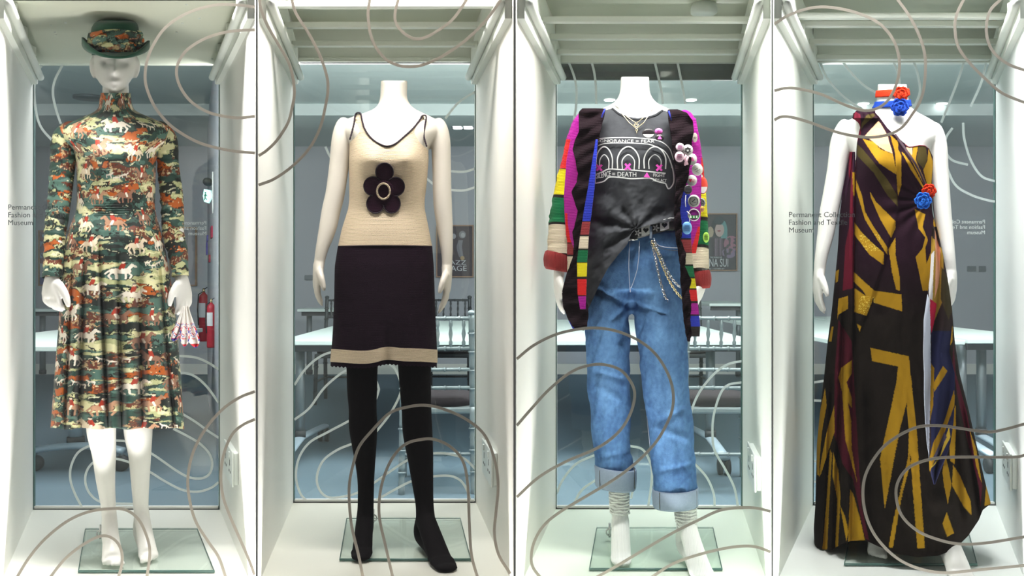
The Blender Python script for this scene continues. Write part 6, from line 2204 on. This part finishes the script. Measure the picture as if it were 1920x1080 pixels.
POLY = [
    (MR, [(1572, 600), (1597, 640), (1607, 810), (1615, 950), (1630, 1013), (1622, 1010), (1600, 900), (1580, 870), (1563, 810), (1565, 700)]),
    ((82, 16, 32), [(1601, 212), (1606, 215), (1605, 300), (1604, 420), (1600, 540), (1580, 545), (1585, 460), (1597, 400)]),
    ((82, 16, 32), [(1603, 210), (1613, 215), (1614, 252), (1607, 267), (1604, 278)]),
    (MR, [(1788, 640), (1792, 700), (1812, 770), (1820, 810), (1830, 867), (1842, 910), (1838, 952), (1836, 915), (1822, 860), (1810, 810), (1795, 740), (1786, 680)]),
    (YL, [(1617, 260), (1638, 266), (1651, 280), (1674, 289), (1680, 317), (1680, 327), (1648, 306), (1630, 280)]),
    (PCH, [(1622, 254), (1647, 227), (1651, 231), (1664, 254), (1674, 288), (1661, 283), (1648, 275), (1638, 266)]),
    (OL, [(1616, 231), (1625, 216), (1638, 213), (1640, 218), (1620, 234), (1614, 244)]),
    (OL, [(1607, 270), (1616, 278), (1638, 304), (1664, 337), (1682, 366), (1683, 387), (1664, 366), (1638, 324), (1607, 291)]),
    (YL, [(1669, 253), (1684, 265), (1684, 280), (1690, 291), (1690, 348), (1684, 368), (1682, 345), (1680, 317), (1678, 285)]),
    (YL, [(1605, 337), (1616, 366), (1622, 397), (1635, 420), (1664, 464), (1664, 478), (1645, 449), (1622, 412), (1605, 355)]),
    (YL, [(1631, 359), (1643, 379), (1679, 415), (1679, 428), (1671, 446), (1651, 412), (1633, 371)]),
    (YL, [(1602, 417), (1615, 435), (1635, 455), (1657, 474), (1657, 497), (1630, 477), (1602, 440)]),
    (YL, [(1666, 467), (1679, 445), (1679, 477), (1687, 520), (1687, 545), (1680, 543), (1672, 507)]),
    (YL, [(1601, 510), (1618, 526), (1640, 545), (1640, 552), (1625, 592), (1602, 585), (1602, 540), (1625, 556), (1618, 545), (1601, 528)]),
    (YL, [(1640, 545), (1690, 552), (1692, 584), (1637, 567)]),
    (YL, [(1572, 560), (1590, 555), (1590, 579), (1572, 590), (1570, 600)]),
    (YL, [(1566, 510), (1573, 505), (1571, 528), (1567, 530)]), (YL, [(1559, 613), (1563, 612), (1559, 640), (1554, 640)]),
    (YL, [(1606, 607), (1615, 612), (1612, 622)]),
    (YL, [(1632, 652), (1704, 668), (1709, 715), (1719, 810), (1734, 1028), (1720, 1028), (1707, 860), (1705, 848), (1709, 860), (1690, 935), (1674, 1027), (1666, 1026), (1676, 970), (1695, 893), (1703, 855), (1704, 810), (1700, 755), (1686, 810), (1659, 955), (1650, 860), (1661, 810), (1680, 720), (1684, 687), (1635, 677)]),
    (YL, [(1577, 690), (1597, 675), (1597, 700), (1587, 717), (1597, 745), (1597, 765), (1590, 755), (1596, 790), (1597, 842), (1607, 905), (1600, 880), (1585, 825), (1580, 752), (1579, 735), (1572, 707)]),
    (YL, [(1547, 727), (1550, 760), (1541, 810), (1537, 860), (1536, 892), (1532, 890), (1530, 810), (1540, 760)]),
    (YL, [(1564, 760), (1565, 810), (1540, 887), (1536, 895), (1540, 860), (1550, 810)]),
    (YL, [(1556, 842), (1560, 850), (1554, 960), (1551, 1030), (1542, 1030), (1550, 935)]),
    (YL, [(1562, 847), (1572, 882), (1576, 930), (1571, 1030), (1566, 1030), (1570, 935), (1561, 892)]),
    (YL, [(1594, 917), (1600, 927), (1612, 970), (1622, 1014), (1590, 1020)]),
    (YL, [(1575, 947), (1585, 970), (1591, 997), (1587, 1016)]),
    (YL, [(1772, 850), (1780, 885), (1784, 910), (1777, 945), (1770, 910), (1767, 885)]),
    (YL, [(1777, 790), (1792, 760), (1792, 810), (1790, 870), (1782, 865)]),
    (YL, [(1787, 872), (1800, 892), (1820, 940), (1822, 966), (1807, 950), (1785, 910)]),
    (YL, [(1775, 960), (1782, 980), (1789, 1000), (1776, 1006), (1767, 982)]),
    (YL, [(1818, 805), (1830, 840), (1841, 905), (1837, 897), (1830, 872)]),
    (YL, [(1849, 908), (1858, 945), (1846, 949)]),
    (PCH, [(1699, 276), (1711, 276), (1710, 298)]), (YL, [(1713, 270), (1722, 270), (1717, 300), (1710, 296)]),
    (OL, [(1723, 270), (1736, 276), (1739, 296), (1732, 317), (1718, 301)]),
    (YL, [(1741, 279), (1750, 304), (1746, 345), (1739, 348), (1731, 319), (1739, 301)]),
    (YL, [(1700, 282), (1704, 284), (1717, 300), (1738, 347), (1735, 351), (1715, 312)]),
    (YL, [(1690, 285), (1694, 286), (1712, 312), (1733, 352), (1730, 352), (1708, 318)]),
    (YL, [(1715, 392), (1735, 402), (1730, 425), (1740, 450), (1735, 465), (1737, 495), (1752, 455), (1753, 480), (1749, 510), (1746, 545), (1730, 545), (1725, 520), (1717, 482), (1730, 465), (1735, 445), (1722, 428)]),
    (YL, [(1752, 402), (1757, 415), (1762, 440), (1760, 450), (1754, 440), (1750, 420)]),
    (YL, [(1768, 575), (1778, 560), (1776, 595), (1768, 602)]), (YL, [(1780, 615), (1786, 612), (1786, 640), (1780, 650)]),
]


def gown_paint(x, y, ph):
    c = np.empty((len(x), 3))
    t = np.clip((y - 480) / 120, 0, 1)[:, None]
    c[:] = np.array(lin((30, 10, 23))) * (1 - t) + np.array(lin((25, 19, 15))) * t
    # thread-like roughness at the shape edges
    xx = x + 0.8 * (vnoise(x / 1.5, y / 1.5) - 0.5)
    for rgb, p in POLY:
        q = np.array(p)
        b = (x > q[:, 0].min() - 2) & (x < q[:, 0].max() + 2) & (y > q[:, 1].min() - 2) & (y < q[:, 1].max() + 2)
        idx = np.where(b)[0]
        if len(idx):
            k_ = inpoly(xx[idx], y[idx], p)
            c[idx[k_]] = lin(rgb)
    sp = (vnoise(x / 1.2, y / 1.2) > 0.72) & (((x > 1610) & (x < 1640) & (y > 555) & (y < 590)) | ((x > 1612) & (x < 1650) & (y > 440) & (y < 470)))
    put(c, sp & (c[:, 0] > 0.2), (210, 184, 80))
    return c


def g_top(px, f):
    v = np.interp(px, [1596, 1600, 1606, 1640, 1648, 1664, 1678, 1692, 1704, 1712, 1724, 1734, 1742, 1752], [232, 212, 210, 210, 218, 240, 254, 265, 275, 274.5, 272, 273, 279, 300])
    return np.where(f, v, np.where(px < 1640, v, 300))


def g_bot(px, f):
    v = np.interp(px, [1524, 1530, 1545, 1560, 1575, 1595, 1622, 1650, 1680, 1720, 1760, 1790, 1815, 1835, 1842, 1858], [1018, 1027, 1031, 1031, 1022, 1014, 1013, 1026, 1038, 1045, 1042, 1030, 1005, 975, 956, 944])
    return np.where(f, v, np.minimum(1020, v - 12))


GG = [((1604, 230), (1603, 640), 3.5, .022), ((1600, 640), (1600, 1010), 7, .03), ((1583, 560), (1566, 1030), 5, .035), ((1560, 700), (1547, 1030), 4, .03), ((1625, 700), (1640, 1020), 10, .02), ((1797, 720), (1832, 950), 6, .035), ((1770, 620), (1800, 960), 9, .02)]


def gown_d(px, y, phi):
    fr_ = np.sin(phi)
    d = np.zeros_like(px)
    for (a, b, w, am) in GG:
        gx = a[0] + (b[0] - a[0]) * (y - a[1]) / (b[1] - a[1])
        on = np.clip((y - a[1]) / 60, 0, 1) * np.clip((b[1] + 40 - y) / 40, 0, 1) * (fr_ > -0.05)
        d = d + am * np.exp(-((px - gx) / w) ** 2) * on
    # folded front panel edge: step along the diagonal from the neck to the hip
    ex_ = np.interp(y, [250, 300, 340, 390, 415, 497, 560, 600, 624], [1668, 1679, 1682, 1683, 1680, 1656, 1635, 1618, 1612])
    step = 1 / (1 + np.exp((px - ex_) / 1.2))
    inside = (px > 1604) & (y < 620)
    d = d - 0.014 * step * inside * (fr_ > 0) * np.clip((y - 240) / 30, 0, 1) * np.clip((622 - y) / 20, 0, 1)
    # wrap folds gathering towards the flower at the waist
    a = np.arctan2(y - 378, px - 1738)
    rr_ = np.hypot(px - 1738, y - 378)
    d = d + 0.0035 * np.sin(a * 14) * np.exp(-((rr_ - 45) / 35) ** 2) * (fr_ > 0)
    d = d + 0.010 * (fbm(px / 30, y / 60, 3) - 0.5) * 2 * np.clip((y - 400) / 200, 0, 1)
    d = np.where(fr_ < 0, 0.015 * np.sin(phi * 12) * np.clip((y - 450) / 300, 0, 1), d)
    return np.zeros_like(px), d


gown = empty('draped_gown', tuple(fr.base), -fr.th, 'floor-length one-shoulder velvet gown in near-black plum with jagged golden yellow shapes', 'dress')
garment('gown_body', G, g_top, g_bot, M['velvet'], gown, 640, 640, 0.004, gown_d, gown_paint, arc=False)
# shoulder drape turning over the shoulder
sheet('shoulder_drape', fr, [(206, 1610, 1640, .02, .02), (209, 1604, 1641, -.03, -.03), (213, 1602, 1642, -.06, -.06), (222, 1601, 1650, -.074, -.074)], M['velvet'], gown, 50, 24, lambda X, Y_, U: 0.004 * np.sin(U * 22), gown_paint, 0.003)
sheet('side_drape', fr, [(285, 1594, 1603, .0, -.03), (320, 1588, 1603, .0, -.05), (360, 1580, 1602, .0, -.06), (420, 1574, 1601, .0, -.07), (480, 1571, 1600, .0, -.075), (560, 1563, 1596, .0, -.08)], M['velvet'], gown, 30, 120,
      lambda X, Y_, U: 0.008 * np.sin(U * 14), lambda x, y, _: np.where(((x > 1592) & (x < 1599))[:, None], np.array(lin((96, 20, 38))), np.where(((np.abs(y - 345) < 22) & (x > 1593))[:, None], np.array(lin(YL)), np.array(lin((40, 16, 34))))), 0.003)
tube('bust_piping', G.front(np.array([1697, 1704, 1712, 1724, 1734, 1742.]), np.array([271, 275.5, 275, 272.5, 273.5, 279.5]), 0.006), 0.0016, mat('maroon_piping', (120, 26, 44), 0.7), gown, 8)
for pts in ([(1684, 262), (1700, 285), (1720, 316), (1737, 352)], [(1678, 252), (1694, 275), (1716, 308), (1734, 345)]):
    tube('wrap_fold', G.front(*np.array(catmull(pts, 5)).T, 0.004), [(0.0045, 0.004)] * 2, mat('wrap_velvet', (46, 18, 34), 0.8), gown, 8)


def sash_paint(x, y, _):
    c = np.empty((len(x), 3))
    c[:] = lin((44, 34, 34))
    put(c, (y > 620) & (x > 1746), (34, 36, 66))
    put(c, inpoly(x, y, [(1745, 440), (1768, 470), (1770, 560), (1752, 600), (1744, 560)]), (150, 118, 44))
    put(c, inpoly(x, y, [(1752, 430), (1764, 470), (1760, 530), (1752, 560), (1754, 490)]), (218, 156, 124))
    put(c, inpoly(x, y, [(1744, 480), (1752, 470), (1748, 560), (1742, 620), (1742, 540)]), (204, 200, 200))
    put(c, inpoly(x, y, [(1744, 560), (1756, 570), (1752, 600), (1746, 625), (1742, 600)]), (170, 30, 60))
    put(c, inpoly(x, y, [(1766, 500), (1780, 530), (1786, 580), (1778, 600), (1764, 560)]), (60, 52, 34))
    put(c, inpoly(x, y, [(1746, 682), (1752, 690), (1750, 760), (1744, 790), (1744, 700)]), YL)
    put(c, inpoly(x, y, [(1768, 686), (1776, 696), (1752, 735), (1750, 720)]), YL)
    put(c, inpoly(x, y, [(1790, 730), (1790, 760), (1764, 830), (1744, 885), (1741, 870), (1750, 830), (1770, 790)]), YL)
    put(c, inpoly(x, y, [(1780, 800), (1782, 820), (1762, 860), (1744, 880), (1764, 850)]), (196, 166, 60))
    put(c, inpoly(x, y, [(1770, 810), (1776, 820), (1752, 860), (1746, 866)]), (76, 70, 92))
    w = x < np.interp(y, [520, 560, 600, 700, 860], [1730, 1742, 1744, 1745, 1742])
    put(c, w & (y > 530), (200, 206, 222))
    return c


sheet('sash', fr, [(425, 1748, 1756, -.12, -.10), (470, 1746, 1766, -.15, -.12), (520, 1744, 1776, -.165, -.13), (560, 1738, 1782, -.17, -.13), (600, 1732, 1786, -.17, -.13), (660, 1731, 1780, -.175, -.13), (700, 1733, 1790, -.18, -.14), (740, 1733, 1790, -.185, -.15), (790, 1735, 1788, -.20, -.16),
                   (830, 1738, 1782, -.215, -.18), (850, 1741, 1776, -.22, -.19), (880, 1743, 1764, -.225, -.20), (900, 1749, 1756, -.225, -.215), (908, 1751, 1753, -.225, -.22)],
      M['velvet'], gown, 70, 420, lambda X, Y_, U: 0.010 * np.sin(U * 10 + Y_ / 60), sash_paint, 0.002)


# choker bands and crochet roses
def neckband(y0, y1, tilt, m, name, label):
    o = empty(name, tuple(fr.P(1673, (y0 + y1) / 2, -.04)), -fr.th, label, 'choker')
    na, V = 60, []
    ym = (y0 + y1) / 2
    xl, xr, df, db, dc = B4.at(np.array([ym]))
    for q in range(6):
        for a in range(na):
            t = 2 * math.pi * a / na
            yy = y0 + (y1 - y0) * q / 5
            V.append(B4.pt(np.array([t]), np.array([yy + tilt * math.cos(t)]), 0.004 + 0.0012 * math.sin(q / 5 * math.pi))[0][0])
    f = [(a * na + b, (a + 1) * na + b, (a + 1) * na + (b + 1) % na, a * na + (b + 1) % na) for a in range(5) for b in range(na)]
    solid(mk('band', V, f, m, o), 0.003, 0)
    return o


def rose(px, py, d, r, m, parent=None, label=None):
    o = parent or empty('crochet_flower', tuple(fr.P(px, py, d)), -fr.th, label, 'flower')
    for (ring, n, rad, sz, dz) in (('outer', 6, 0.62, 0.42, 0.0), ('inner', 4, 0.34, 0.34, -0.008)):
        for k_ in range(n):
            a0 = 2 * math.pi * k_ / n + (0.4 if ring == 'inner' else 0)
            cx_, cy_ = px + r * rad * math.cos(a0), py + r * rad * math.sin(a0)
            loop = []
            for t in np.linspace(0, 2 * math.pi, 20, endpoint=False):
                rr_ = r * sz * (1 + 0.1 * math.sin(6 * t))
                loop.append(fr.P(cx_ + rr_ * math.cos(t), cy_ + rr_ * math.sin(t), d + dz - 0.003 * math.cos(t - a0)))
            v, f = tube_vf(loop, [0.0028 + 0.0006 * (q % 2) for q in range(20)], 8, closed=True)
            mb = MB().add((v, f))
            c0 = fr.P(cx_, cy_, d + dz + 0.003)
            mb.add(tube_vf([fr.P(cx_ + r * sz * .55 * math.cos(t), cy_ + r * sz * .55 * math.sin(t), d + dz) for t in np.linspace(0, 2 * math.pi, 14, endpoint=False)], 0.0030, 8, closed=True))
            mb.add(sphere_vf(c0, r * sz / 555 * 0.9, (1, .4, 1), 10))
            mb.build('petal', m, o)
    sp = [fr.P(px + r * .26 * (t / 9) * math.cos(t), py + r * .26 * (t / 9) * math.sin(t), d - 0.016) for t in np.linspace(0.5, 9, 30)]
    mk('centre_coil', *tube_vf(sp, 0.0028, 8), m, o)
    return o


n1 = neckband(168, 181, -2.0, M['wool_red'], 'choker', 'orange-red crochet band around the bare neck with a matching rose')
n2 = neckband(189, 201, -2.0, M['wool_blue'], 'choker', 'blue crochet band around the bare neck with a matching rose')
rose(1690, 176, -.055, 13, M['wool_red'], None, 'orange-red crochet rose on the upper neck band')
rose(1687, 201, -.062, 15.5, M['wool_blue'], None, 'deep blue crochet rose on the lower neck band')
rose(1742, 358, -.115, 12, M['wool_red'], None, 'orange-red crochet rose half hidden at the waist of the gown')
rose(1731, 376, -.145, 14.5, M['wool_sky'], None, 'bright blue crochet rose at the waist of the gown')
